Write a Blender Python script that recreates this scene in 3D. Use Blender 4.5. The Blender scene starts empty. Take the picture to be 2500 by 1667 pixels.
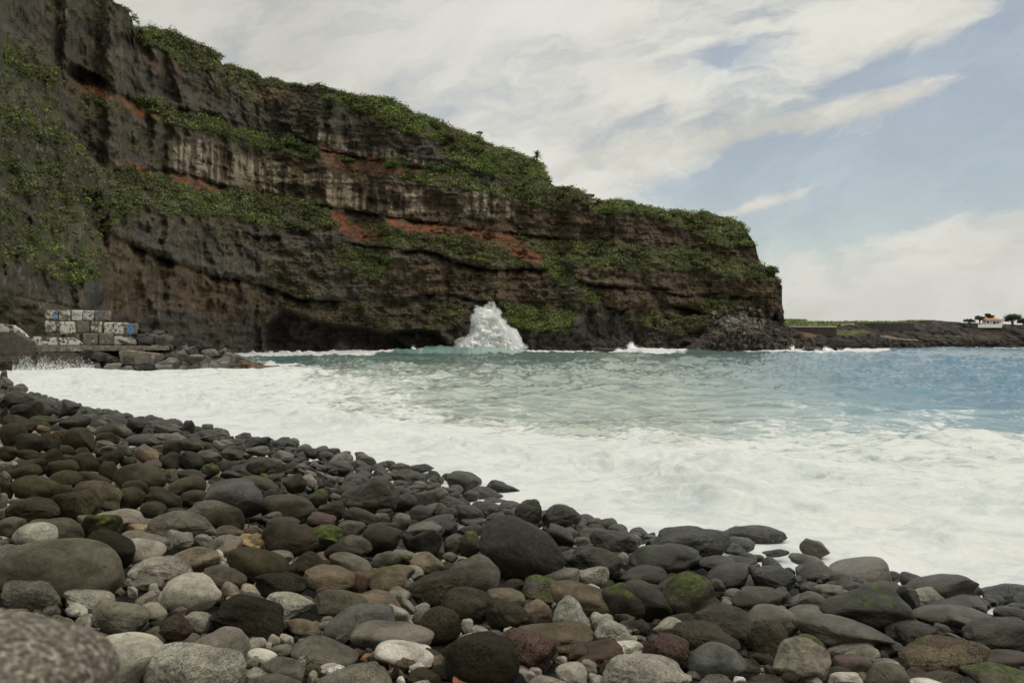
import bpy, math, random
import numpy as np
random.seed(7)
RNG = np.random.default_rng(11)
F = 2430.0; CX = 1250.0; HY = 839.0; CAMH = 3.0
scene = bpy.context.scene
C = scene.collection

# ---------------------------------------------------------------- helpers
def unproj(px, py, Y):
    return np.stack([(px - CX) / F * Y, Y * np.ones_like(px), CAMH - (py - HY) / F * Y], -1)

def _h(ix, iy, iz, seed):
    h = (ix.astype(np.uint32) * np.uint32(374761393) + iy.astype(np.uint32) * np.uint32(668265263)
         + iz.astype(np.uint32) * np.uint32(2147483647) + np.uint32(seed * 974711 + 12345))
    h = (h ^ (h >> np.uint32(13))) * np.uint32(1274126177)
    h = (h ^ (h >> np.uint32(16))) * np.uint32(2246822519)
    h = h ^ (h >> np.uint32(15))
    return (h & np.uint32(0xFFFFFF)).astype(np.float32) / np.float32(0xFFFFFF)

def vnoise(x, y, z, seed=0):
    x = np.asarray(x, np.float32); y = np.asarray(y, np.float32); z = np.asarray(z, np.float32)
    x, y, z = np.broadcast_arrays(x, y, z)
    fx = np.floor(x); fy = np.floor(y); fz = np.floor(z)
    ix = fx.astype(np.int64); iy = fy.astype(np.int64); iz = fz.astype(np.int64)
    tx = x - fx; ty = y - fy; tz = z - fz
    tx = tx * tx * (3 - 2 * tx); ty = ty * ty * (3 - 2 * ty); tz = tz * tz * (3 - 2 * tz)
    def c(a, b, d): return _h(ix + a, iy + b, iz + d, seed)
    x00 = c(0,0,0) * (1 - tx) + c(1,0,0) * tx; x10 = c(0,1,0) * (1 - tx) + c(1,1,0) * tx
    x01 = c(0,0,1) * (1 - tx) + c(1,0,1) * tx; x11 = c(0,1,1) * (1 - tx) + c(1,1,1) * tx
    a = x00 * (1 - ty) + x10 * ty; b = x01 * (1 - ty) + x11 * ty
    return (a * (1 - tz) + b * tz) * 2 - 1

def fbm(x, y, z, octv=4, seed=0, gain=.5, ridge=False):
    s = 0; a = 1.0; t = 0; k = 1.0
    for o in range(octv):
        n = vnoise(np.asarray(x) * k, np.asarray(y) * k, np.asarray(z) * k, seed + o * 17)
        if ridge: n = 1 - 2 * np.abs(n)
        s = s + n * a; t += a; a *= gain; k *= 2.03
    return s / t

def sm(a, b, x):
    t = np.clip((x - a) / (b - a), 0, 1); return t * t * (3 - 2 * t)

def pip(px, py, poly):
    inside = np.zeros(px.shape, bool); n = len(poly)
    for i in range(n):
        x1, y1 = poly[i]; x2, y2 = poly[(i + 1) % n]
        if y1 == y2: continue
        cond = ((y1 > py) != (y2 > py)) & (px < (x2 - x1) * (py - y1) / (y2 - y1) + x1)
        inside ^= cond
    return inside

def blur(m, r):
    m = m.astype(np.float32)
    for ax in (0, 1):
        k = 2 * r + 1
        p = np.pad(m, [(r + 1, r) if a == ax else (0, 0) for a in (0, 1)], mode='edge')
        cs = np.cumsum(p, axis=ax, dtype=np.float64)
        sl1 = [slice(None)] * 2; sl2 = [slice(None)] * 2
        sl1[ax] = slice(k, None); sl2[ax] = slice(0, -k)
        m = ((cs[tuple(sl1)] - cs[tuple(sl2)]) / k).astype(np.float32)
    return m

def raw_mesh(name, V, faces, attrs=None, smooth=True):
    """V (n,3); faces (m,k) int array, or list of such arrays of different k"""
    me = bpy.data.meshes.new(name)
    if not isinstance(faces, (list, tuple)): faces = [faces]
    V = np.ascontiguousarray(V, np.float32)
    me.vertices.add(len(V)); me.vertices.foreach_set('co', V.ravel())
    loops = np.concatenate([f.ravel() for f in faces]).astype(np.int32)
    tot = np.concatenate([np.full(len(f), f.shape[1], np.int32) for f in faces])
    start = np.concatenate([[0], np.cumsum(tot)[:-1]]).astype(np.int32)
    me.loops.add(len(loops)); me.loops.foreach_set('vertex_index', loops)
    me.polygons.add(len(tot)); me.polygons.foreach_set('loop_start', start)
    try: me.polygons.foreach_set('loop_total', tot)
    except Exception: pass
    me.polygons.foreach_set('use_smooth', np.full(len(tot), smooth, bool))
    me.update(calc_edges=True)
    for k, a in (attrs or {}).items():
        a = np.asarray(a, np.float32)
        if a.ndim == 1:
            at = me.attributes.new(k, 'FLOAT', 'POINT'); at.data.foreach_set('value', a)
        else:
            if a.shape[1] == 3: a = np.concatenate([a, np.ones((len(a), 1), np.float32)], 1)
            at = me.attributes.new(k, 'FLOAT_COLOR', 'POINT'); at.data.foreach_set('color', np.ascontiguousarray(a).ravel())
    me.validate(verbose=False)
    return me

def grid_faces(nr, nc):
    i = np.arange(nr * nc).reshape(nr, nc)
    return np.stack([i[:-1, :-1], i[:-1, 1:], i[1:, 1:], i[1:, :-1]], -1).reshape(-1, 4)

def link(name, me, mat=None, parent=None, loc=None):
    o = bpy.data.objects.new(name, me); C.objects.link(o)
    if mat and me is not None: me.materials.append(mat)
    if parent: o.parent = parent
    if loc is not None: o.location = loc
    return o

def tag(o, label=None, cat=None, group=None, kind=None):
    if label: o['label'] = label
    if cat: o['category'] = cat
    if group: o['group'] = group
    if kind: o['kind'] = kind
    return o

def empty(name, loc):
    o = bpy.data.objects.new(name, None); C.objects.link(o); o.location = loc; o.empty_display_size = .2
    return o

_ico = {}
def ico(sub):
    if sub in _ico: return _ico[sub]
    t = (1 + 5 ** .5) / 2
    V = np.array([(-1,t,0),(1,t,0),(-1,-t,0),(1,-t,0),(0,-1,t),(0,1,t),(0,-1,-t),(0,1,-t),(t,0,-1),(t,0,1),(-t,0,-1),(-t,0,1)], float)
    V /= np.linalg.norm(V[0])
    Fc = [(0,11,5),(0,5,1),(0,1,7),(0,7,10),(0,10,11),(1,5,9),(5,11,4),(11,10,2),(10,7,6),(7,1,8),(3,9,4),(3,4,2),(3,2,6),(3,6,8),(3,8,9),(4,9,5),(2,4,11),(6,2,10),(8,6,7),(9,8,1)]
    V = [tuple(v) for v in V]
    for _ in range(sub):
        cache = {}; nf = []
        def mid(a, b):
            k = (min(a, b), max(a, b))
            if k not in cache:
                m = np.array(V[a]) + np.array(V[b]); m /= np.linalg.norm(m)
                V.append(tuple(m)); cache[k] = len(V) - 1
            return cache[k]
        for a, b, c in Fc:
            ab, bc, ca = mid(a, b), mid(b, c), mid(c, a)
            nf += [(a, ab, ca), (b, bc, ab), (c, ca, bc), (ab, bc, ca)]
        Fc = nf
    _ico[sub] = (np.array(V, np.float32), np.array(Fc, np.int32))
    return _ico[sub]

class MB:
    """collects boxes / prisms / tubes in one mesh"""
    def __init__(s): s.v = []; s.f = []
    def add(s, vs, fs):
        b = len(s.v); s.v += [tuple(v) for v in vs]; s.f += [tuple(b + i for i in f) for f in fs]
    def box(s, x0, x1, y0, y1, z0, z1):
        s.add([(x0,y0,z0),(x1,y0,z0),(x1,y1,z0),(x0,y1,z0),(x0,y0,z1),(x1,y0,z1),(x1,y1,z1),(x0,y1,z1)],
              [(0,3,2,1),(4,5,6,7),(0,1,5,4),(1,2,6,5),(2,3,7,6),(3,0,4,7)])
    def prism(s, poly, y0, y1):
        """poly in xz, extruded in y"""
        n = len(poly)
        s.add([(x, y0, z) for x, z in poly] + [(x, y1, z) for x, z in poly],
              [tuple(range(n)), tuple(range(2 * n - 1, n - 1, -1))] + [(i, n + i, n + (i + 1) % n, (i + 1) % n) for i in range(n)])
    def tube(s, pts, rs, n=7):
        pts = [np.array(p, float) for p in pts]; rings = []
        for i, p in enumerate(pts):
            d = pts[min(i + 1, len(pts) - 1)] - pts[max(i - 1, 0)]; d /= (np.linalg.norm(d) + 1e-9)
            u = np.cross(d, (0.13, .9, .2)); u /= np.linalg.norm(u); w = np.cross(d, u)
            r = rs[i] if hasattr(rs, '__len__') else rs
            rings.append([p + r * (math.cos(a) * u + math.sin(a) * w) for a in np.linspace(0, 2 * math.pi, n, endpoint=False)])
        vs = [q for r in rings for q in r]; fs = []
        for i in range(len(pts) - 1):
            for k in range(n): fs.append((i*n+k, i*n+(k+1)%n, (i+1)*n+(k+1)%n, (i+1)*n+k))
        fs.append(tuple(range(n))[::-1]); fs.append(tuple((len(pts)-1)*n + k for k in range(n)))
        s.add(vs, fs)
    def build(s, name, mat, parent=None, loc=None, smooth=False, bevel=0):
        me = bpy.data.meshes.new(name); me.from_pydata(s.v, [], s.f); me.update()
        if smooth:
            me.polygons.foreach_set('use_smooth', [True] * len(me.polygons))
        o = link(name, me, mat, parent, loc)
        if bevel:
            m = o.modifiers.new('b', 'BEVEL'); m.width = bevel; m.segments = 2
        return o

# ---------------------------------------------------------------- materials
def new_mat(name):
    m = bpy.data.materials.new(name); m.use_nodes = True
    nt = m.node_tree; nt.nodes.clear()
    out = nt.nodes.new('ShaderNodeOutputMaterial'); bs = nt.nodes.new('ShaderNodeBsdfPrincipled')
    nt.links.new(bs.outputs[0], out.inputs[0])
    return m, nt, bs
class NG:
    def __init__(s, nt): s.nt = nt
    def n(s, typ, **kw):
        o = s.nt.nodes.new(typ)
        for k, v in kw.items(): setattr(o, k, v)
        return o
    def l(s, a, b): s.nt.links.new(a, b)
    def set(s, sock, v):
        if hasattr(v, 'is_linked') or hasattr(v, 'links'): s.l(v, sock)
        else: sock.default_value = v
    def math(s, op, a, b=None, c=None, clamp=False):
        o = s.n('ShaderNodeMath', operation=op, use_clamp=clamp); s.set(o.inputs[0], a)
        if b is not None: s.set(o.inputs[1], b)
        if c is not None: s.set(o.inputs[2], c)
        return o.outputs[0]
    def vmath(s, op, a, b=None):
        o = s.n('ShaderNodeVectorMath', operation=op); s.set(o.inputs[0], a)
        if b is not None: s.set(o.inputs[1], b)
        return o.outputs['Value'] if op in ('DOT_PRODUCT', 'LENGTH') else o.outputs[0]
    def mix(s, f, a, b, mode='MIX'):
        o = s.n('ShaderNodeMix', data_type='RGBA', blend_type=mode); s.set(o.inputs[0], f)
        s.set(o.inputs[6], a if not isinstance(a, tuple) else (*a[:3], 1)); s.set(o.inputs[7], b if not isinstance(b, tuple) else (*b[:3], 1))
        return o.outputs[2]
    def ramp(s, v, a, b, lo=0., hi=1.):
        o = s.n('ShaderNodeMapRange', interpolation_type='SMOOTHSTEP'); s.set(o.inputs[0], v)
        s.set(o.inputs[1], a); s.set(o.inputs[2], b); o.inputs[3].default_value = lo; o.inputs[4].default_value = hi
        return o.outputs[0]
    def noise(s, vec, scale, detail=4, rough=.55, dist=0., col=False):
        o = s.n('ShaderNodeTexNoise'); s.l(vec, o.inputs['Vector'])
        o.inputs['Scale'].default_value = scale; o.inputs['Detail'].default_value = detail
        o.inputs['Roughness'].default_value = rough; o.inputs['Distortion'].default_value = dist
        return o.outputs[1 if col else 0]
    def voro(s, vec, scale, feat='F1', rand=1.):
        o = s.n('ShaderNodeTexVoronoi', feature=feat); s.l(vec, o.inputs['Vector'])
        o.inputs['Scale'].default_value = scale; o.inputs['Randomness'].default_value = rand
        return o.outputs['Distance']
    def scale(s, vec, v):
        o = s.n('ShaderNodeVectorMath', operation='MULTIPLY'); s.l(vec, o.inputs[0]); o.inputs[1].default_value = v
        return o.outputs[0]
    def pos(s): return s.n('ShaderNodeNewGeometry').outputs['Position']
    def nrm(s): return s.n('ShaderNodeNewGeometry').outputs['Normal']
    def attr(s, name):
        return s.n('ShaderNodeAttribute', attribute_name=name)
    def bump(s, h, strength, dist, prev=None):
        o = s.n('ShaderNodeBump'); s.set(o.inputs['Strength'], strength); o.inputs['Distance'].default_value = dist
        s.l(h, o.inputs['Height'])
        if prev is not None: s.l(prev, o.inputs['Normal'])
        return o.outputs[0]

def mat_rock():
    """beach stones: vertex colour rcol, vertex params rpar = (moss, pits, wet)"""
    m, nt, bs = new_mat('beach_rock'); g = NG(nt); P = g.pos()
    col = g.attr('rcol').outputs['Color']
    sp = g.n('ShaderNodeSeparateColor'); g.l(g.attr('rpar').outputs['Color'], sp.inputs[0])
    moss, pits, wet = sp.outputs[0], sp.outputs[1], sp.outputs[2]
    n1 = g.noise(P, 3.5, 4, .6, .6); n2 = g.noise(P, 22, 5, .65); n3 = g.noise(P, 110, 3, .6)
    v = g.math('ADD', g.ramp(n1, .3, .7, .62, 1.35), g.math('MULTIPLY', g.math('SUBTRACT', n2, .5), 1.3))
    v = g.math('ADD', v, g.math('MULTIPLY', g.math('SUBTRACT', n3, .5), .9))
    c = g.mix(1., col, v, 'MULTIPLY')
    nt.nodes[-1]
    # pale mineral / lichen blotches
    bl = g.ramp(g.noise(P, 7, 6, .7, .4), .60, .72)
    c = g.mix(g.math('MULTIPLY', bl, .28), c, g.mix(1., c, (1.9, 1.85, 1.7), 'MULTIPLY'))
    # thin cracks
    cr = g.voro(g.vmath('ADD', P, g.scale(g.noise(P, 4, 3, .5, 0, True), (.35, .35, .35))), 2.3, 'DISTANCE_TO_EDGE')
    crk = g.math('MULTIPLY', g.ramp(cr, .0, .010, 1, 0), g.ramp(n1, .5, .62))
    c = g.mix(g.math('MULTIPLY', crk, .5), c, (.015, .014, .012))
    # pits
    pd = g.voro(g.vmath('ADD', P, g.scale(g.noise(P, 30, 2, .5, 0, True), (.02, .02, .02))), 42, 'F1')
    pm = g.math('MULTIPLY', g.ramp(pd, .22, .36, 1, 0), g.ramp(g.noise(P, 9, 3, .6), .40, .56))
    pm = g.math('MULTIPLY', pm, pits)
    pd2 = g.voro(P, 95, 'F1')
    pm2 = g.math('MULTIPLY', g.math('MULTIPLY', g.ramp(pd2, .25, .42, 1, 0), pits), .75)
    pmx = g.math('MAXIMUM', pm, pm2)
    c = g.mix(g.math('MULTIPLY', pmx, .72), c, (.012, .011, .010))
    # moss
    sn = g.n('ShaderNodeSeparateXYZ'); g.l(g.nrm(), sn.inputs[0])
    mn = g.math('ADD', g.math('MULTIPLY', sn.outputs[2], .34), g.noise(P, 5.5, 6, .7))
    ma = g.ramp(g.math('ADD', mn, g.math('MULTIPLY', moss, .62)), 1.03, 1.26)
    ma = g.math('MULTIPLY', ma, g.ramp(moss, .02, .2))
    mc = g.mix(g.ramp(g.noise(P, 14, 4, .7), .35, .65), (.022, .032, .006), (.105, .135, .014))
    c = g.mix(g.math('MULTIPLY', ma, .88), c, mc)
    # wetness
    c = g.mix(g.math('MULTIPLY', wet, .55), c, g.mix(1., c, (.50, .48, .44), 'MULTIPLY'))
    g.l(c, bs.inputs['Base Color'])
    r = g.math('SUBTRACT', g.math('ADD', .84, g.math('MULTIPLY', g.math('SUBTRACT', n2, .5), .5)), g.math('MULTIPLY', wet, g.ramp(n1, .38, .6, .46, .73)))
    g.l(g.math('MAXIMUM', r, g.math('MULTIPLY', ma, .8)), bs.inputs['Roughness'])
    g.l(g.math('ADD', .12, g.math('MULTIPLY', wet, .46)), bs.inputs['Specular IOR Level'])
    hgt = g.math('ADD', g.math('MULTIPLY', n2, .5), g.math('MULTIPLY', n3, .28))
    hgt = g.math('SUBTRACT', hgt, g.math('MULTIPLY', pmx, .9))
    hgt = g.math('SUBTRACT', hgt, g.math('MULTIPLY', crk, .5))
    hgt = g.math('ADD', hgt, g.math('MULTIPLY', g.math('MULTIPLY', ma, g.noise(P, 60, 3, .7)), .8))
    g.l(g.bump(hgt, .85, .030), bs.inputs['Normal'])
    return m

def mat_vcol(name, attr='ccol', rough=.9, bump_scale=1.2, bump_d=.5, bump_s=.8, var=.5, fine=4., spec=.25, streak=False):
    m, nt, bs = new_mat(name); g = NG(nt); P = g.pos()
    c = g.attr(attr).outputs['Color']
    n1 = g.noise(P, bump_scale, 7, .68); n2 = g.noise(P, fine, 3, .6)
    n3 = g.noise(g.scale(P, (.8, .8, .09)), 1.1, 5, .65)
    v = g.math('ADD', g.ramp(n1, .25, .75, 1 - var, 1 + var), g.math('MULTIPLY', g.math('SUBTRACT', n3, .5), .6 if streak else .3))
    c = g.mix(1., c, v, 'MULTIPLY'); g.l(c, bs.inputs['Base Color'])
    bs.inputs['Roughness'].default_value = rough; bs.inputs['Specular IOR Level'].default_value = spec
    h = g.math('ADD', n1, g.math('MULTIPLY', n2, .3))
    if streak: h = g.math('ADD', h, g.math('MULTIPLY', n3, .45))
    g.l(g.bump(h, bump_s, bump_d), bs.inputs['Normal'])
    return m

def mat_leaf(name, attr='lcol'):
    m, nt, bs = new_mat(name); g = NG(nt)
    c = g.attr(attr).outputs['Color']
    g.l(c, bs.inputs['Base Color']); bs.inputs['Roughness'].default_value = .65
    bs.inputs['Specular IOR Level'].default_value = .25
    tr = g.n('ShaderNodeBsdfTranslucent'); g.l(c, tr.inputs[0])
    mx = g.n('ShaderNodeMixShader'); mx.inputs[0].default_value = .22
    g.l(bs.outputs[0], mx.inputs[1]); g.l(tr.outputs[0], mx.inputs[2])
    g.l(mx.outputs[0], nt.nodes['Material Output'].inputs[0])
    return m

def mat_plain(name, col, rough=.8, var=.25, scale=3., bump=.02, spec=.3):
    m, nt, bs = new_mat(name); g = NG(nt); P = g.pos()
    n = g.noise(P, scale, 6, .65)
    c = g.mix(1., tuple(col), g.ramp(n, .25, .75, 1 - var, 1 + var), 'MULTIPLY')
    g.l(c, bs.inputs['Base Color']); bs.inputs['Roughness'].default_value = rough
    bs.inputs['Specular IOR Level'].default_value = spec
    g.l(g.bump(n, .6, bump), bs.inputs['Normal'])
    return m

def mat_concrete(name, base, paint, amount, scale=1.3):
    """old concrete with flaking pale paint"""
    m, nt, bs = new_mat(name); g = NG(nt); P = g.pos()
    n = g.noise(P, 2.2, 7, .7); nf = g.noise(P, 14, 4, .6)
    c = g.mix(g.ramp(n, .3, .7), tuple(b * .6 for b in base), tuple(b * 1.25 for b in base))
    st = g.noise(g.scale(P, (2.5, 2.5, .35)), 1.6, 4, .6)
    c = g.mix(g.ramp(st, .5, .7, 0, .6), c, (.045, .035, .025))
    pk = g.ramp(g.noise(P, scale, 7, .72, .3), .5 + (.5 - amount) * .35 - .01, .5 + (.5 - amount) * .35 + .01)
    c = g.mix(pk, c, g.mix(1., tuple(paint), g.ramp(nf, .3, .7, .8, 1.1), 'MULTIPLY'))
    g.l(c, bs.inputs['Base Color']); bs.inputs['Roughness'].default_value = .85
    g.l(g.bump(g.math('ADD', n, g.math('MULTIPLY', nf, .3)), .7, .05), bs.inputs['Normal'])
    return m
# ================================================================ CLIFF
D2S = 2500 / 2352.0
def Dp(*pts): return [(x * D2S, y * D2S) for x, y in pts]
def c3(*pts): return [(600 + x / 2.613, 300 + y / 2.613) for x, y in pts]
def c4(*pts): return [(1300 + x / 2.613, 400 + y / 2.613) for x, y in pts]
def c2(*pts): return [(x / 2.613, y / 2.613) for x, y in pts]

TOP = Dp((-260,-190),(-100,-110),(0,-75),(150,-40),(240,-2),(262,8),(290,20),(303,45),(307,66),(345,64),(372,74),(400,80),(430,95),(455,108),(480,116),(497,128),
         (500,132),(512,150),(520,152),(545,156),(570,164),(600,182),(620,184),(660,192),(700,203),(722,196),(735,197),(760,208),(800,220),(850,226),(880,226),(930,250),(965,268),
         (1000,278),(1040,298),(1080,314),(1110,330),(1150,342),(1190,356),(1215,368),(1235,376),(1255,398),(1266,426),(1300,432),(1335,440),(1362,462),(1380,462),(1430,462),
         (1480,474),(1510,482),(1560,489),(1620,492),(1660,502),(1700,514),(1716,530),(1735,560),(1742,590),(1748,612),(1765,622),(1780,634),(1790,648),(1794,660))
_tx = np.array([p[0] for p in TOP]); _ty = np.array([p[1] for p in TOP])
XR = 1794 * D2S
def Ybase(px): return np.interp(px, [-300, 0, 150, 300, 650, 1200, 1500, 1906, 2100], [120, 155, 192, 232, 305, 328, 342, 366, 372])

VEG = [ # polygon, density, tone (0 dark olive .. 1 bright)
 (Dp((250,385),(350,400),(450,432),(560,442),(660,458),(745,480),(770,522),(700,528),(600,512),(500,498),(400,492),(320,470),(270,440)), .95, .5),
 (Dp((0,55),(60,100),(130,160),(145,220),(142,300),(190,340),(255,385),(350,405),(450,440),(560,450),(650,460),(740,480),(768,520),(700,530),(600,520),(520,505),(430,480),(380,500),(330,480),(280,500),(255,520),(225,560),(245,600),(240,640),(150,655),(80,620),(0,600)), .78, .45),
 (Dp((300,222),(370,232),(420,262),(480,268),(540,288),(600,308),(690,318),(735,352),(715,366),(640,350),(560,335),(480,312),(400,292),(340,268)), 1., .6),
 (Dp((308,56),(350,58),(400,72),(450,100),(495,125),(500,165),(470,160),(430,165),(385,130),(350,108),(318,104)), 1., .85),
 (Dp((512,150),(570,158),(620,182),(640,205),(560,212),(520,200)), .9, .45),
 (Dp((620,182),(735,195),(760,215),(700,215),(640,205)), .6, .3),
 (Dp((735,198),(800,212),(870,222),(930,245),(1000,275),(1070,308),(1110,328),(1180,350),(1235,372),(1266,426),(1180,425),(1120,405),(1060,385),(1005,345),(985,320),(930,310),(880,280),(800,250),(740,225)), 1., .95),
 (Dp((870,362),(920,362),(960,385),(1000,378),(1060,398),(1110,428),(1170,420),(1230,430),(1330,438),(1365,455),(1350,480),(1290,485),(1170,462),(1100,445),(1000,432),(920,405)), .9, .55),
 (Dp((1366,458),(1450,463),(1560,488),(1640,490),(1705,515),(1735,565),(1650,568),(1560,525),(1520,505),(1450,495),(1360,490)), .95, .75),
 (Dp((800,500),(860,508),(920,525),(1000,535),(1100,545),(1160,570),(1230,590),(1200,622),(1100,605),(1000,585),(880,565),(800,550)), .7, .4),
 (Dp((770,555),(840,580),(900,600),(870,640),(820,645),(780,610)), .9, .55),
 (Dp((1190,540),(1260,580),(1330,650),(1400,700),(1330,690),(1280,650),(1240,610)), .8, .55),
 (Dp((1240,560),(1330,555),(1450,565),(1600,575),(1700,598),(1785,622),(1794,650),(1700,640),(1600,622),(1450,622),(1330,612),(1260,600)), .85, .5),
 (Dp((1150,698),(1200,703),(1290,700),(1315,730),(1300,762),(1230,765),(1150,735)), .95, .85),
 (Dp((1480,745),(1520,718),(1600,690),(1640,680),(1700,695),(1715,725),(1650,745),(1560,770)), .5, .5),
 (c4((590,1000),(800,920),(960,1010),(1000,1060),(800,1040)), .55, .5),
 (Dp((600,640),(760,690),(1000,690),(1100,720),(1000,760),(760,740),(640,700)), .25, .3),
 (Dp((140,190),(270,230),(300,260),(200,275),(150,240)), .45, .35),
 (Dp((400,0),(560,0),(500,200),(430,170)), .0, .3),
 (Dp((120,-60),(300,30),(300,60),(240,60),(120,20)), .35, .35),
 (Dp((440,160),(600,200),(700,230),(900,290),(700,260),(560,235),(470,210)), .22, .3),
 (Dp((0,50),(100,120),(140,210),(90,230),(0,180)), .5, .8),
 (Dp((0,490),(60,510),(160,510),(200,545),(245,590),(235,640),(140,650),(60,600)), .7, .9),
]
RED = [Dp((262,212),(310,235),(342,258),(322,268),(290,250)), Dp((355,388),(420,400),(520,428),(532,444),(470,440),(380,412)), Dp((285,365),(350,390),(340,405),(300,395)),
       Dp((738,338),(790,352),(850,364),(900,376),(1000,388),(990,402),(900,395),(850,404),(790,385),(745,378)),
       Dp((752,484),(820,497),(875,512),(850,532),(800,535),(765,522)), Dp((885,502),(960,508),(1060,525),(1180,535),(1242,580),(1255,612),(1180,592),(1150,562),(1060,547),(950,532),(900,517)),
       Dp((800,520),(900,540),(880,560),(790,545)), Dp((150,188),(200,196),(260,216),(250,226),(180,215))]
TAN = [Dp((670,290),(740,300),(880,340),(995,372),(985,386),(880,370),(830,364),(760,330),(680,312)), Dp((540,350),(640,375),(740,400),(770,470),(700,465),(600,440),(530,400)),
       Dp((750,395),(860,425),(960,440),(980,490),(900,500),(760,470)), Dp((1050,430),(1160,442),(1180,500),(1060,495)), Dp((400,310),(520,340),(560,430),(470,420),(400,390))]
BROWN = [Dp((250,540),(380,595),(640,690),(1060,700),(1120,770),(650,765),(560,740),(300,690)), Dp((140,175),(270,215),(300,260),(190,275),(150,240)),
         Dp((1320,612),(1700,638),(1794,648),(1794,780),(1560,740),(1350,690)), Dp((850,598),(1040,600),(1260,620),(1290,710),(1100,690),(860,665)),
         Dp((240,520),(330,560),(330,800),(250,800)), Dp((450,330),(700,365),(900,420),(1180,450),(1180,540),(900,500),(520,430)), Dp((1130,440),(1480,470),(1700,520),(1745,600),(1200,560)), Dp((560,190),(700,210),(740,260),(600,240)), Dp((320,110),(420,150),(420,190),(330,170))]
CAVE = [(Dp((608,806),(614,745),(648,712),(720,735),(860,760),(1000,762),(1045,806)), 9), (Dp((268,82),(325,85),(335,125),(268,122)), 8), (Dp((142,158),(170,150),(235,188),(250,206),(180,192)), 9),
        (Dp((1002,326),(1030,330),(1026,352),(1000,348)), 5), (c4((860,905),(960,915),(1110,965),(960,965)), 8), (c4((350,765),(480,760),(540,780),(420,795)), 5), (c4((740,785),(860,795),(880,820),(780,812)), 5),
        (Dp((75,690),(130,700),(240,735),(240,760),(80,745)), 7), (c3((240,650),(300,650),(400,720),(260,720)), 4)]
OVER = [(Dp((142,160),(200,192),(260,213),(350,245),(500,268)), 3.5, 16), (Dp((255,395),(350,390),(430,402),(530,438)), 3.0, 14), (Dp((600,440),(760,478),(900,498),(1060,522),(1180,536),(1300,552)), 3.0, 14), (Dp((670,308),(740,345),(840,366),(990,388)), 3.0, 14),
        (Dp((262,543),(340,578),(420,612),(500,638),(560,645),(600,655),(690,687),(790,693)), 5, 22), (c3((980,820),(1120,810),(1250,840),(1310,885),(1450,910),(1600,940),(1800,930),(1950,945)), 4.5, 16),
        (c3((1130,1090),(1270,1100),(1420,1120),(1540,1150),(1640,1130)), 4, 14), (c4((330,765),(400,790),(520,775),(720,812),(870,822),(980,845),(1120,835),(1300,850),(1550,855)), 3.5, 13),
        (c4((440,900),(560,935),(700,910)), 3, 12), (c3((2100,1000),(2200,1030),(2352,1050)), 3, 12), (c3((1330,880),(1500,930),(1700,940)), 2.5, 10), (c3((0,700),(100,735),(250,725)), 3, 12), (c3((600,760),(760,790),(960,795)), 2.5, 10)]
WHITE = [(Dp((138,20),(150,22),(146,50),(134,60)), 1), (Dp((408,130),(418,140),(416,175),(404,175)), .8), (Dp((482,140),(487,142),(486,165),(481,165)), .7), (Dp((504,480),(515,480),(524,505),(512,498)), 1.), (c2((230,900),(300,930),(310,1000),(240,960)), .5)]

MAT_CLIFF = mat_vcol('cliff_rock', 'ccol', .92, .55, .9, .9, .42, 2.6, .2, True)

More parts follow.
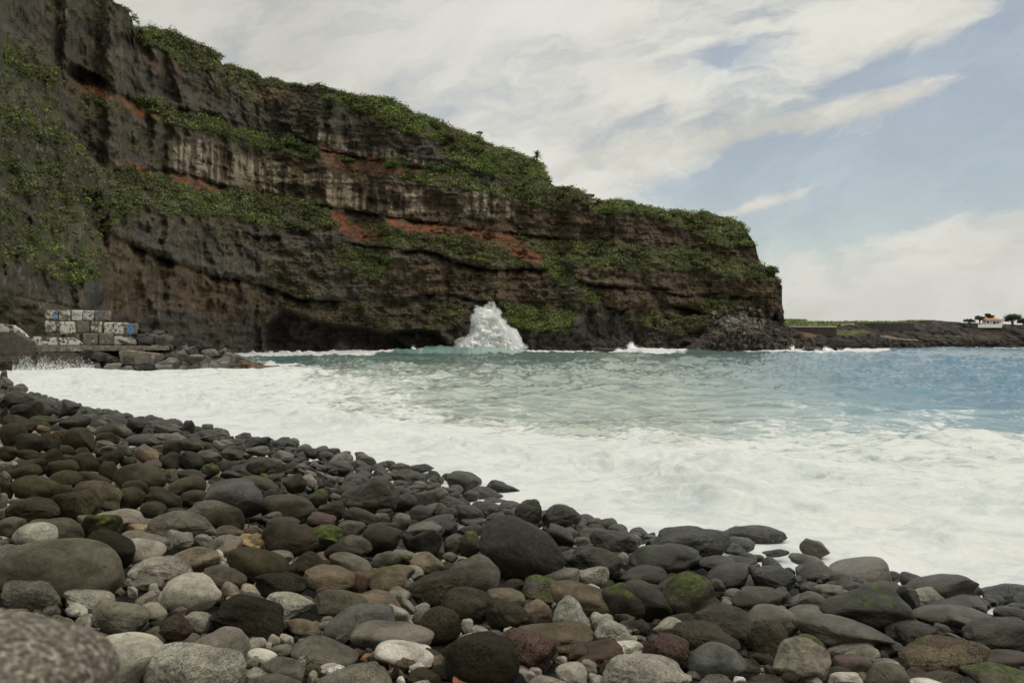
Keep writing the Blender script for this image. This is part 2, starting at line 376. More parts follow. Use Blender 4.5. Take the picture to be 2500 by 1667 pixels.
def make_cliff():
    cols = np.concatenate([np.arange(-280, -40, 6.), np.arange(-40, XR, 1.9), [XR]])
    nr = 520; nc = len(cols)
    top = np.interp(cols, _tx, _ty) + 5.0 * fbm(cols / 22., 0, 0, 4, 5) + 2.5 * vnoise(cols / 4., 0, 0, 6)
    yb0 = Ybase(cols); base = HY + (CAMH + 1.2) * F / yb0
    t = np.linspace(0, 1, nr)[:, None]
    PY = base[None] + (top - base)[None] * t
    PX = np.repeat(cols[None], nr, 0)
    # warped coordinates for masks
    wx = PX + 9 * fbm(PX / 45, PY / 45, 0, 4, 21); wy = PY + 9 * fbm(PX / 45, PY / 30, 3, 4, 22)
    veg = np.zeros_like(PX, np.float32); tone = np.zeros_like(veg)
    for poly, d, tn in VEG:
        m = pip(wx, wy, poly); veg = np.where(m, np.maximum(veg, d), veg); tone = np.where(m, tn, tone)
    M = lambda L: np.any([pip(wx, wy, p) for p in L], 0)
    red = M(RED); tan = M(TAN); brown = M(BROWN)
    but = blur(pip(wx, wy, Dp((-300,-20),(0,52),(60,100),(128,158),(142,220),(142,310),(190,345),(240,400),(250,470),(215,520),(240,580),(235,650),(200,720),(-300,900))), 3)
    but2 = blur(pip(wx, wy, Dp((-300,360),(0,440),(100,500),(200,520),(245,590),(240,660),(200,720),(-300,900))), 3)
    dz = np.abs(np.diff(PY, axis=0, prepend=PY[:1])) / F * yb0[None]
    slope = .12 + 1.35 * blur(np.clip(veg * 1.0 + red * 1., 0, 1), 5)
    slope = np.where(PX > 1500, slope * .75, slope)
    Y = yb0[None] + np.cumsum(dz * slope, 0)
    Y -= 13 * but + 10 * but2
    for poly, a in CAVE: Y += a * blur(pip(wx, wy, poly), 4)
    for line, a, w in OVER:
        lx = np.array([p[0] for p in line]); ly = np.array([p[1] for p in line])
        yl = np.interp(PX, lx, ly) + 4 * fbm(PX / 14, 0, 0, 3, 31)
        d = PY - yl; fade = sm(lx[0] - 12, lx[0] + 20, PX) * (1 - sm(lx[-1] - 20, lx[-1] + 12, PX))
        rec = np.where(d > 0, np.clip(1 - d / w, 0, 1) ** 1.3, np.clip(1 + d / 3., 0, 1) * 0.3)
        brow = np.where((d <= 0) & (d > -w * 1.4), np.sin(np.clip(-d / (w * 1.4), 0, 1) * np.pi), 0)
        vary = sm(-.45, .35, fbm(PX / 26, 7, yl / 30, 3, int(a * 10 + w))); thin = np.where(d > 0, np.clip(1 - d / (w * (.35 + .8 * vary)), 0, 1) ** 1.2, 0)
        Y += a * 1.15 * np.where(d > 0, thin, rec) * fade * (.15 + .95 * vary) - .35 * a * brow * fade
    bx = (cols - CX) / F * yb0; arc = np.concatenate([[0], np.cumsum(np.hypot(np.diff(bx), np.diff(yb0)))])     # distance walked along the cliff foot
    X3 = np.repeat(arc[None], nr, 0) + 0 * PX; Z3 = CAMH - (PY - HY) / F * yb0
    rock = 1 - .35 * blur((veg > .3).astype(np.float32), 2)
    att = .5 + .5 * sm(120, 480, PX)
    Y += 9.0 * fbm(X3 / 24, Y / 60, Z3 / 26, 3, 41) * (.4 + .6 * rock)
    Y += -4.2 * np.abs(fbm(X3 / 8, 0, Z3 / 9, 4, 42)) * 1.8 * att
    Y += 4.2 * fbm(X3 / 6, 0, Z3 / 6, 4, 48) * but - 2.0 * np.abs(fbm(X3 / 3, 0, Z3 / 4, 3, 49)) * but
    colm = fbm(X3 / 1.5 + .6 * vnoise(X3 / 4, 0, Z3 / 4, 8), 0, Z3 / 14, 3, 43, ridge=True)
    Y += -.40 * colm * rock
    blk = fbm(X3 / 2.2, 0, Z3 / 1.6, 4, 44)
    Y += 1.9 * np.round(fbm(X3 / 3.4, 0, Z3 / 3.2, 3, 47) * 5) / 5 * rock * sm(200, 500, PX) + 1.5 * att * blk + .35 * fbm(X3 / .7, 0, Z3 / .7, 2, 45)
    Y += 1.6 * fbm(X3 / 16, 0, Z3 / 1.7, 4, 50) * rock      # bedding: thin layers standing proud and cut back
    kb = .85 * sm(720, 420, PX); Y = Y * (1 - kb) + blur(Y, 2) * kb
    # edge jitter of the headland end
    jit = 3.2 * fbm(PY / 9., 0, 0, 4, 51) + 3 * vnoise(PY / 30., 3, 0, 52)
    PXj = PX + jit * sm(XR - 60, XR, PX)
    V = unproj(PXj, PY, Y)
    # ---- colour
    g1 = fbm(X3 / 12, 0, Z3 / 9, 4, 61); g2 = fbm(X3 / 3, 0, Z3 / 2.2, 4, 62); st = fbm(X3 / 1.6, 0, Z3 / 13, 4, 63); st2 = fbm(X3 / .9, 1, Z3 / 8, 3, 64)
    def cc(*c): return np.array(c, np.float32)
    col = np.zeros(PX.shape + (3,), np.float32) + cc(.074, .067, .057)
    def mixc(f, c):
        nonlocal col
        f = np.clip(f, 0, 1)[..., None]; col = col * (1 - f) + np.asarray(c, np.float32) * f
    mixc(sm(-.15, .35, g1) * .6, cc(.110, .080, .050)); mixc(sm(-.05, .3, fbm(X3 / 15, 9, Z3 / 5, 4, 69)) * .55, cc(.092, .080, .042)); mixc(sm(.0, .4, fbm(X3 / 5, 2, Z3 / 4, 4, 65)) * .4, cc(.055, .050, .045)); mixc(sm(.1, .45, fbm(X3 / 4, 6, Z3 / 3, 4, 67)) * .4, cc(.115, .098, .078))
    mixc(sm(.1, .4, st) * .35, cc(.050, .045, .038)); mixc(sm(.1, .4, fbm(X3 / 10, 15, Z3 / 1.6, 4, 73)) * .5, cc(.060, .050, .038)); mixc(sm(.15, .45, fbm(X3 / 9, 18, Z3 / 1.3, 4, 74)) * .4, cc(.120, .094, .066)); mixc(sm(.05, .35, st2) * .35, cc(.10, .092, .082))
    mixc(blur(brown, 4) * (.6 + .7 * g2), cc(.112, .072, .043))
    mixc(blur(tan, 4) * sm(-.2, .25, st + .5 * st2 + .4 * g2) * .85, cc(.34, .285, .215))
    mixc(sm(.32, .55, st + .35 * g2) * .45 * sm(.3, .8, 1 - veg), cc(.20, .155, .11))
    mixc(sm(150, 0, PY - 700) * 0, cc(0, 0, 0))
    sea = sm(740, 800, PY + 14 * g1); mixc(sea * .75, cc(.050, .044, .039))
    gl = blur(veg, 3); gp = fbm(X3 / 4, 12, Z3 / 3.2, 4, 72); mixc(gl * sm(-.35, .15, gp) * .9, cc(.080, .090, .034)); mixc(gl * sm(.05, .35, gp) * .6, cc(.105, .066, .040)); mixc(gl * sm(.1, -.4, gp) * .5, cc(.04, .037, .03)); mixc(gl * sm(330, 230, PX) * sm(-.2, .3, fbm(X3 / 6, 22, Z3 / 5, 4, 75)) * .75, cc(.048, .040, .030))
    mixc(sm(.05, .45, g2) * .35 * (PY > 300), cc(.085, .078, .035))
    rn = fbm(X3 / 7, 3, Z3 / 2.2, 4, 71); rm = sm(.18, .5, blur(red, 4) + .42 * rn); mixc(rm * .9, cc(.130, .074, .043)); mixc(rm * sm(-.1, .3, fbm(X3 / 4, 0, Z3 / .8, 4, 68)) * sm(-.4, .05, rn) * .95, cc(.24, .078, .034)); mixc(rm * sm(.12, .4, g2), cc(.075, .045, .028))
    for poly, a in WHITE: mixc(blur(pip(wx, wy, poly), 2) * a * sm(-.05, .25, g2 + .5 * st2) * .75, cc(.36, .35, .32))
    mixc(sm(.42, .6, fbm(X3 / 1.2, 4, Z3 / 1.0, 3, 66)) * (but > .3) * .4, cc(.28, .27, .24))
    for poly, a in CAVE[:1]: mixc(blur(pip(wx, wy, poly), 4) * .55, cc(.045, .042, .04))  # sea cave also darkened in colour, adding to its shade
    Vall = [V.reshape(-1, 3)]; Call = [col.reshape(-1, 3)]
    faces = [grid_faces(nr, nc)]; off = nr * nc
    # plateau behind the rim
    rim = V[-1]; rows = [rim]
    for k, (dy, dzz) in enumerate([(4, -.2), (14, -.8), (40, -2), (120, -5)]):
        r = rim.copy(); s = dy / rim[:, 1]; r[:, 1] += dy; r[:, 0] += rim[:, 0] * s; r[:, 2] += dzz; rows.append(r)
    R = np.stack(rows); Vall.append(R.reshape(-1, 3)); Call.append(np.tile(cc(.07, .062, .03), (R.shape[0] * nc, 1)))
    faces.append(grid_faces(R.shape[0], nc) + off); off += R.shape[0] * nc
    # side face turning away behind the headland end
    edge = V[:, -1]; cols2 = [edge]
    for dx, dy in [(-.4, 4), (-3, 14), (-12, 45), (-40, 140)]:
        r = edge.copy(); r[:, 0] += dx; r[:, 1] += dy; r += (fbm(edge[:, 2] / 4, dy, 0, 3, 70) * 1.2)[:, None] * np.array([1, 0, 0]) * (dy > 5)
        cols2.append(r)
    R = np.stack(cols2, 1); Vall.append(R.reshape(-1, 3)); Call.append(np.repeat(col[:, -1][:, None], R.shape[1], 1).reshape(-1, 3))
    faces.append(grid_faces(nr, R.shape[1]) + off)
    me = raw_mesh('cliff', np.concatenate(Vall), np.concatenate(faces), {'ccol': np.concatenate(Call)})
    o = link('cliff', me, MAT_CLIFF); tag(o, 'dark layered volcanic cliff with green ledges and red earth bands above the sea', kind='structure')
    return cols, PX, PY, V, veg, tone, red, col
CL_COLS, CL_PX, CL_PY, CL_V, CL_VEG, CL_TONE, CL_RED, CL_COL = make_cliff()
def cliff_at(px, py):
    c = int(np.argmin(np.abs(CL_COLS - px))); r = int(np.argmin(np.abs(CL_PY[:, c] - py)))
    return CL_V[r, c].copy()

# ---- leaf clumps ---------------------------------------------------------
def leaf_cloud(cent, rad, colr, nleaf, size, flat=.7, seed=0, droop=0.):
    """cent (n,3), rad (n,), colr (n,3): clouds of small leaf quads filling each clump"""
    g = np.random.default_rng(seed); n = len(cent); idx = np.repeat(np.arange(n), nleaf); m = len(idx)
    d = g.normal(size=(m, 3)); d /= np.linalg.norm(d, axis=1)[:, None]; d[:, 2] = np.abs(d[:, 2]) * .9 - .18
    lump = 1 + .35 * np.sin(d[:, 0] * 5 + idx) * np.sin(d[:, 1] * 4 + idx * 1.7) + .2 * np.sin(d[:, 2] * 7 + idx * .7)
    rr = rad[idx] * (g.random(m) ** .45) * lump
    p = cent[idx] + d * rr[:, None] * np.array([1, 1, flat])
    nn = d + g.normal(size=(m, 3)) * .6 + np.array([0, -.1, .45]); nn /= np.linalg.norm(nn, axis=1)[:, None]
    u = np.cross(nn, g.normal(size=(m, 3))); u /= np.linalg.norm(u, axis=1)[:, None]; w = np.cross(nn, u)
    s = (size[idx] if hasattr(size, '__len__') else size) * (.6 + .8 * g.random(m)); s = np.asarray(s)[:, None]
    V = np.stack([p - u * s, p - w * s * .5, p + u * s, p + w * s * .5], 1).reshape(-1, 3)
    Fq = np.arange(m * 4).reshape(m, 4)
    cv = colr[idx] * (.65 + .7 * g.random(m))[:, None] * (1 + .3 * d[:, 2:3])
    return V, Fq, np.repeat(cv, 4, 0)
MAT_LEAF = mat_leaf('shrub_leaf')
PAL = np.array([(.084,.114,.030),(.122,.165,.036),(.112,.128,.050),(.150,.155,.100),(.150,.125,.070),(.070,.084,.032),(.175,.195,.050)], np.float32)

def make_shrubs():
    g = np.random.default_rng(5)
    PX, PY, V, veg, tone, red = CL_PX, CL_PY, CL_V, CL_VEG, CL_TONE, CL_RED
    clump = fbm(PX / 16, PY / 13, 0, 3, 81)
    area = (V[..., 1] / 300) ** 0 
    big = fbm(PX / 60, PY / 34, 5, 3, 83); w = veg ** 1.3 * sm(-.36, .14, clump) * np.where(PX < 300, sm(-.02, .32, big) * .75 + .05, sm(-.8, -.05, big)) + .09 * sm(.0, .4, fbm(PX / 30, PY / 16, 2, 3, 82)) * (PY < 790)
    w = w * (1 - .86 * red) * np.abs(np.gradient(PY, axis=0)); w[:3] = 0
    w = w.ravel() / w.sum()
    n = 22000
    i = g.choice(len(w), n, p=w)
    P = V.reshape(-1, 3)[i]; tn = tone.ravel()[i]; vg = veg.ravel()[i]
    r = (.4 + 1.45 * g.random(n) ** 2.2) * (.55 + .7 * vg); r *= P[:, 1] / 300 * .5 + .5
    pt = vnoise(P[:, 0] / 9, P[:, 1] / 9, P[:, 2] / 6, 91) * .35; pick = np.where((g.random(n) < tn * .8 + pt) & (vg > .15), g.choice([0, 1, 1, 6], n), g.choice([0, 2, 2, 3, 3, 4, 4, 4, 5], n))
    col = PAL[pick] * (.75 + .5 * g.random(n))[:, None]; col[vg < .15] *= np.array([1.05, .85, .8])
    # neighbouring patches share a tint
    tint = vnoise(P[:, 0] / 6, P[:, 1] / 6, P[:, 2] / 5, 90)
    col *= (1 + .45 * tint)[:, None]; col[(P[:, 0] < -60) & (g.random(n) < .35)] *= .62
    P = P + np.stack([g.normal(size=n) * .3, -r * .35, r * .1], 1)
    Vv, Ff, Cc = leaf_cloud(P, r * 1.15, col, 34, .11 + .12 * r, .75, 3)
    # rim fringe
    rim = V[-1]; pxr = PX[-1]; vr = veg[-6]
    sel = np.where((vr > .2) | (g.random(len(rim)) < .25))[0]; sel = g.choice(sel, 1500)
    Pr = rim[sel] + np.stack([g.normal(size=1500) * .4, g.random(1500) * 5, g.random(1500) * .3], 1)
    rr = (.4 + 1.1 * g.random(1500) ** 2) * Pr[:, 1] / 300; rr *= .65 + .5 * vr[sel]
    cr = PAL[g.choice([0, 1, 1, 2, 6, 0], 1500)] * (.7 + .5 * g.random(1500))[:, None]
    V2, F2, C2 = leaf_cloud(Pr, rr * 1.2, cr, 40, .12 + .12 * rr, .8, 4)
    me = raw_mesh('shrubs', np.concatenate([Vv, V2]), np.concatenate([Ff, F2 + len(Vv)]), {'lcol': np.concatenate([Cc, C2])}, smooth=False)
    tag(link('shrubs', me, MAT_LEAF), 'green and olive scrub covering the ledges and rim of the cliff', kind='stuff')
make_shrubs()

def bush(name, px, py, w, colr, label, h=None, group='round bushes on the cliff', at=None):
    p = cliff_at(px, py) if at is None else np.array(at, float); r = w / 2 / F * p[1]
    k = 7; g = np.random.default_rng(int(px * 7 + py))
    off = g.normal(size=(k, 3)) * r * .32; off[:, 2] = np.abs(off[:, 2]) * .7
    cent = off; rad = np.full(k, r * .72); cols = np.tile(np.array(colr, np.float32), (k, 1)) * (.8 + .4 * g.random(k))[:, None]
    Vv, Ff, Cc = leaf_cloud(cent.astype(float), rad, cols, 260, .09 * r + .05, .8, int(px))
    t = empty(name, p + np.array([0, -r * .5, 0])); tag(t, label, 'bush', group)
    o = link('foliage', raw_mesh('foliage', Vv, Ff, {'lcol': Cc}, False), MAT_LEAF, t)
    b = MB()
    for a in range(5):
        an = a * 1.3; b.tube([(0, 0, -r * .5), (r * .25 * math.cos(an), r * .25 * math.sin(an), 0), (r * .55 * math.cos(an), r * .5 * math.sin(an), r * .4)], [r * .06, r * .045, r * .02], 5)
    b.build('stem', MAT_BARK, t)
MAT_BARK = mat_plain('bark', (.11, .085, .06), .9, .3, 6, .03)
G_ = (.075, .12, .03); GG = (.12, .15, .07); GD = (.045, .085, .018)
for px, py, w, c, lab in [
    (600+640/2.613, 300+258/2.613, 40, G_, 'rounded green bush on the upper red earth band, nearest its left end'),
    (600+955/2.613, 300+285/2.613, 40, G_, 'tall green bush hanging over the right end of the upper red earth band'),
    (600+295/2.613, 300+150/2.613, 46, GD, 'dark green bush at the left foot of the pale upper rock wall'),
    (600+1235/2.613, 300+310/2.613, 34, G_, 'bright rounded bush below the small square cave in the cliff'),
    (600+1835/2.613, 300+770/2.613, 17, GG, 'small pale green bush left of the large cliff palm'),
    (1300+1048/2.613, 400+560/2.613, 22, GG, 'round yellow-green bush just left of the small agave on the headland ledge'),
    (1300+982/2.613, 400+578/2.613, 28, GG, 'widest of the pale bushes left of the small agave on the headland ledge'),
    (1300+1100/2.613, 400+612/2.613, 26, GG, 'low pale bush right below the small agave'),
    (1300+960/2.613, 400+612/2.613, 20, GG, 'pale bush directly below the widest pale bush on the headland ledge'),
    (1300+1212/2.613, 400+630/2.613, 18, G_, 'bush right of the small agave near the dark upper rock face'),
    (1300+1515/2.613, 400+690/2.613, 44, G_, 'green bush on the outer end of the headland ledge against the sky'),
    (1300+685/2.613, 400+548/2.613, 22, GD, 'dark green bush at the foot of the upper headland rock'),
    (1300+1145/2.613, 400+858/2.613, 14, (.10,.16,.10), 'small bluish green bush above the pale scree'),
    (1300+1210/2.613, 400+850/2.613, 26, GG, 'yellowish bush on top of the knoll above the pale scree'),
    (1300+1050/2.613, 400+640/2.613, 18, GG, 'pale bush between the low pale bush and the ledge rim of the headland')]:
    bush('bush', px, py, w, c, lab)

def palm(px, py, w, h_trunk, label, name='palm_tree', at=None, nf=46, droop=.5, col=(.075, .105, .03), cat='palm'):
    p = cliff_at(px, py) if at is None else np.array(at, float); R = w / 2 / F * p[1]; g = np.random.default_rng(int(px))
    t = empty(name, p + np.array([0, -1.2, 0])); tag(t, label, cat)
    b = MB(); b.tube([(0, 0, -.6), (0, 0, h_trunk * .5), (0.05, 0, h_trunk)], [R * .13, R * .1, R * .12], 9); b.build('trunk', MAT_BARK, t, smooth=True)
    Vs = []; Fs = []; Cs = []; k = 0
    for i in range(nf):
        az = i * 2.4; el = math.radians(g.uniform(-35, 80)); L = R * g.uniform(.8, 1.1)
        d = np.array([math.cos(az) * math.cos(el), math.sin(az) * math.cos(el), math.sin(el)]); side = np.cross(d, (0, 0, 1)); side /= np.linalg.norm(side) + 1e-6
        prev = np.array([0, 0, h_trunk]); ns = 7; pts = []
        for s in range(ns + 1):
            f = s / ns; pts.append(np.array([0, 0, h_trunk]) + d * L * f - np.array([0, 0, 1]) * droop * L * f * f)
        for s in range(ns):
            a, b2 = pts[s], pts[s + 1]; wd = R * .085 * (1.15 - (s / ns))
            for sg in (-1, 1):
                tip = (a + b2) / 2 + side * sg * wd * 1.6 + d * wd * 1.2 - np.array([0, 0, wd * .6])
                Vs += [a, b2, tip + (b2 - a) * .35, tip]; Fs.append((k, k + 1, k + 2, k + 3)); k += 4
                Cs += [np.array(col) * g.uniform(.6, 1.3)] * 4
    link('fronds', raw_mesh('fronds', np.array(Vs), np.array(Fs), {'lcol': np.array(Cs)}, False), MAT_LEAF, t)
palm(1380*D2S, 578*D2S, 54, 2.2, 'large bushy palm growing at the foot of the dark upper rock, left of the headland', nf=70, droop=.55)
palm(1300+1110/2.613, 400+545/2.613, 26, .5, 'small spiky agave beside round bushes on the headland ledge', 'agave_plant', nf=34, droop=.25, cat='agave')
rimp = cliff_at(1310, 393); palm(1311, 388, 36, 1.6, 'small palm standing on the rim above the vine-covered brow', at=cliff_at(1311, 396) + np.array([0, 2, 1.6]), nf=40, droop=.35)

def dragon():
    p = cliff_at(1171, 345) + np.array([0, 1.5, 1.3]); t = empty('dragon_tree', p); tag(t, 'tiny umbrella-shaped tree alone on the cliff rim against the sky', 'tree')
    b = MB(); b.tube([(0, 0, -.4), (0, 0, 1.2)], [.14, .11], 6); tips = []
    for a in np.arange(0, 6.28, .9):
        e = (math.cos(a) * .9, math.sin(a) * .9, 2.1); b.tube([(0, 0, 1.1), (e[0] * .5, e[1] * .5, 1.7), e], [.08, .06, .04], 5); tips.append(e)
    b.build('trunk', MAT_BARK, t)
    Vv, Ff, Cc = leaf_cloud(np.array(tips + [(0, 0, 2.4)], float), np.full(len(tips) + 1, .55), np.tile(np.array([(.06, .09, .04)]), (len(tips) + 1, 1)), 90, .14, .55, 9)
    link('crown', raw_mesh('crown', Vv, Ff, {'lcol': Cc}, False), MAT_LEAF, t)
dragon()

# ---- things on the rim -----------------------------------------------------
def fence():
    mt = mat_plain('fence_wire', (.30, .31, .30), .5, .1, 3, .0, .5)
    pts = [(330, 66, 21), (363, 66, 19), (390, 76, 17), (424, 86, 14), (446, 104, 14), (480, 122, 12)]
    P = [cliff_at(x, y) + np.array([0, 1.5, -.2]) for x, y, h in pts]
    t = empty('wire_fence', P[0]); tag(t, 'thin wire mesh fence on posts along the highest part of the rim', 'fence'); o0 = P[0]
    tops = []
    for p, (x, y, h) in zip(P, pts):
        H = h / F * p[1] + .5; b = MB(); q = p - o0; b.tube([q + np.array([0, 0, -.5]), q + np.array([0, 0, H])], .05, 5); b.build('post', mt, t); tops.append((q, H))
    b = MB()
    for (q, H), (q2, H2) in zip(tops[:-1], tops[1:]):
        for f in (.15, .4, .6, .8, .97):
            b.tube([q + np.array([0, 0, H * f]), (q + q2) / 2 + np.array([0, 0, (H + H2) / 2 * f - .06]), q2 + np.array([0, 0, H2 * f])], .012, 4)
        for s in np.linspace(.06, .94, 12):
            a = q + (q2 - q) * s; b.tube([a, a + np.array([0, 0, (H + (H2 - H) * s) * .97])], .009, 4)
    b.build('wire_mesh', mt, t)
fence()
MAT_WALLSTONE = mat_plain('terrace_wall_stone', (.20, .175, .13), .9, .35, 1.5, .08)
def hut():
    p = cliff_at(1434, 492); w = 34 / F * p[1]; h = 17 / F * p[1]; t = empty('stone_hut', p + np.array([0, -.6, 0])); tag(t, 'small flat-roofed stone hut on the rim between two green brows', 'hut')
    b = MB(); b.box(-w * .5, w * .32, 0, 4, -1.5, h * .8); b.build('wall', MAT_WALLSTONE, t)
    b = MB(); b.box(-w * .56, w * .5, -.25, 4.3, h * .8, h); b.build('roof', mat_plain('hut_roof', (.14, .12, .09), .9), t)
    b = MB(); b.box(-w * .2, w * .05, -.03, .1, -.3, h * .55); b.build('door', mat_plain('dark_opening', (.02, .018, .015), .9), t)
    b = MB(); b.box(-w * .1, w * .6, -.9, -.3, -.6, .15); b.build('ledge_slab', mat_plain('pale_slab', (.36, .33, .26), .85), t)
hut()
def rimwall():
    p0 = cliff_at(1672, 521); p1 = cliff_at(1700, 523); b = MB(); q = p1 - p0
    b.box(0, q[0], 0, .6, -.6, .9); o = b.build('terrace_wall', mat_plain('pale_terrace', (.40, .37, .30), .9), loc=p0 + np.array([0, .3, 0]), bevel=.04)
    tag(o, 'short pale terrace wall on the headland rim among bushes', 'wall')
rimwall()

# ================================================================ TALUS at the headland foot
def make_talus():
    cols = np.arange(1640., 2022, 1.6); nr = 110; nc = len(cols)
    tp = [(1640,858),(1680,845),(1720,812),(1745,790),(1765,764),(1800,755),(1850,764),(1880,778),(1905,788),(1922,798),(1940,816),(1960,823),(1985,836),(2003,850),(2015,860),(2030,864)]
    top = np.interp(cols, *zip(*tp)) + 3 * fbm(cols / 7, 0, 0, 4, 100) + 1.5 * vnoise(cols / 2.4, 0, 0, 101)
    Yb = np.interp(cols, [1640, 1900, 2020], [338, 352, 366]); base = HY + 4.2 * F / Yb
    top = np.minimum(top, base - 1.5)
    t = np.linspace(0, 1, nr)[:, None]; PY = base + (top - base) * t; PX = np.repeat(cols[None], nr, 0)
    Y = Yb[None] + (base[None] - PY) / F * Yb * (.25 + .9 * sm(.45, .9, t))
    X3 = (PX - CX) / F * Y; Z3 = (HY - PY) / F * Y
    Y += 1.6 * fbm(X3 / 4, 0, Z3 / 3, 4, 103) + 1.1 * fbm(X3 / 1.3, 0, Z3 / 1.1, 3, 104, ridge=True) - .8 * fbm(X3 / 1.6, 0, Z3 / 8, 3, 105, ridge=True) * (1 - t)
    V = unproj(PX, PY, Y); g2 = fbm(X3 / 2, 0, Z3 / 2, 4, 106)[..., None]
    col = np.array([.058, .05, .043]) * (1 + .7 * g2) + sm(.35, .8, t)[..., None] * sm(0, .3, g2) * np.array([.05, .035, .022])
    rows = [V[-1]]
    for dy, dzz in [(3, -.3), (12, -1.5), (40, -6)]:
        r = V[-1].copy(); r[:, 1] += dy; r[:, 2] += dzz; r[:, 0] += r[:, 0] * dy / (r[:, 1] - dy); rows.append(r)
    R = np.stack(rows)
    me = raw_mesh('rocky_shore', np.concatenate([V.reshape(-1, 3), R.reshape(-1, 3)]), np.concatenate([grid_faces(nr, nc), grid_faces(4, nc) + nr * nc]),
                  {'ccol': np.concatenate([col.reshape(-1, 3), np.tile([.05, .045, .04], (4 * nc, 1))])})
    tag(link('rocky_shore', me, MAT_CLIFF), 'broken dark rock shelf at the foot of the headland', kind='structure')
    return PX, PY, V
TA = make_talus()
def rubble():
    g = np.random.default_rng(33); PX, PY, V = TA; nr, nc = PX.shape; n = 900
    Vs = []; Fs = []; Cs = []; off = 0; bv, bf = ico(1)
    poly = c4((1170,960),(1300,915),(1400,925),(1480,1000),(1640,1050),(1760,1100),(1600,1110),(1480,1040),(1330,1050),(1230,1075),(1190,1010)); k = 0
    while k < n:
        x = g.uniform(1740, 1985); y = g.uniform(748, 850)
        if not pip(np.array([x]), np.array([y]), poly)[0] and g.random() > .12: continue
        c = int(np.argmin(np.abs(PX[0] - x))); r = int(np.argmin(np.abs(PY[:, c] - y)))
        if abs(PY[r, c] - y) > 4: p = cliff_at(x, y)
        else: p = V[r, c]
        s = g.uniform(.25, .95) ** 1.2; sh = g.uniform(.55, 1.2, 3)
        v = bv * sh; v = np.sign(v) * np.abs(v) ** .8 * s * (1 + .25 * g.normal(size=(len(bv), 1)))
        a = g.uniform(0, 6.28); ca, sa = math.cos(a), math.sin(a); v = v @ np.array([[ca, sa, 0], [-sa, ca, 0], [0, 0, 1]])
        pale = x < 1866 and y < 815 and g.random() < .7
        c3_ = np.array([.27, .25, .22]) * g.uniform(.45, 1.15) if pale else np.array([.08, .068, .058]) * g.uniform(.6, 1.4)
        Vs.append(v + p + np.array([0, -.5, .1])); Fs.append(bf + off); Cs.append(np.tile(c3_, (len(v), 1))); off += len(v); k += 1
    me = raw_mesh('rubble', np.concatenate(Vs), np.concatenate(Fs), {'ccol': np.concatenate(Cs)}, False)
    tag(link('rubble', me, MAT_CLIFF), 'pale grey and brown fallen blocks in a scree on the headland foot', kind='stuff')
rubble()

def lump(name, cpx, cpy, wpx, hpx, Y, col, label, cat, seed, group=None, sub=4, rough=.25, depth=None, mat=None):
    """one irregular rock at its own distance"""
    g = np.random.default_rng(seed); bv, bf = ico(sub); s = Y / F
    sc = np.array([wpx / 2 * s, (depth or wpx / 2 * s * .8), hpx / 2 * s])
    v = bv.astype(float); v = v / (np.abs(v) ** 2.6).sum(1)[:, None] ** (1 / 2.6)
    for _ in range(10):
        d = g.normal(size=3); d /= np.linalg.norm(d); k = g.uniform(.36, .76); h = v @ d; v = v - np.clip(h - k, 0, None)[:, None] * d
    n = fbm(bv[:, 0] * 1.3 + seed, bv[:, 1] * 1.3, bv[:, 2] * 1.3, 4, seed); v *= (1 + rough * n)[:, None]
    v /= np.abs(v).max(0)
    me = raw_mesh(name, v * sc, bf, {'ccol': np.tile(np.array(col, np.float32) * g.uniform(.65, 1.4), (len(v), 1)) * (1 + .5 * n)[:, None]}, smooth=False)
    o = link(name, me, mat or MAT_CLIFF, loc=((cpx - CX) * s, Y, CAMH - (cpy - HY) * s)); tag(o, label, cat, group); return o
lump('sea_rock', 2045, 846, 62, 38, 380, (.055, .048, .042), 'pointed dark rock standing in the surf off the tip of the headland', 'rock', 5)
lump('sea_rock', 1975, 853, 60, 18, 352, (.05, .044, .04), 'low dark rock at the waterline just left of the pointed sea rock', 'rock', 6)
lump('sea_rock', 1478, 857, 46, 18, 322, (.055, .045, .035), 'low dark rock in front of the cliff, left of the small white burst', 'rock', 8)

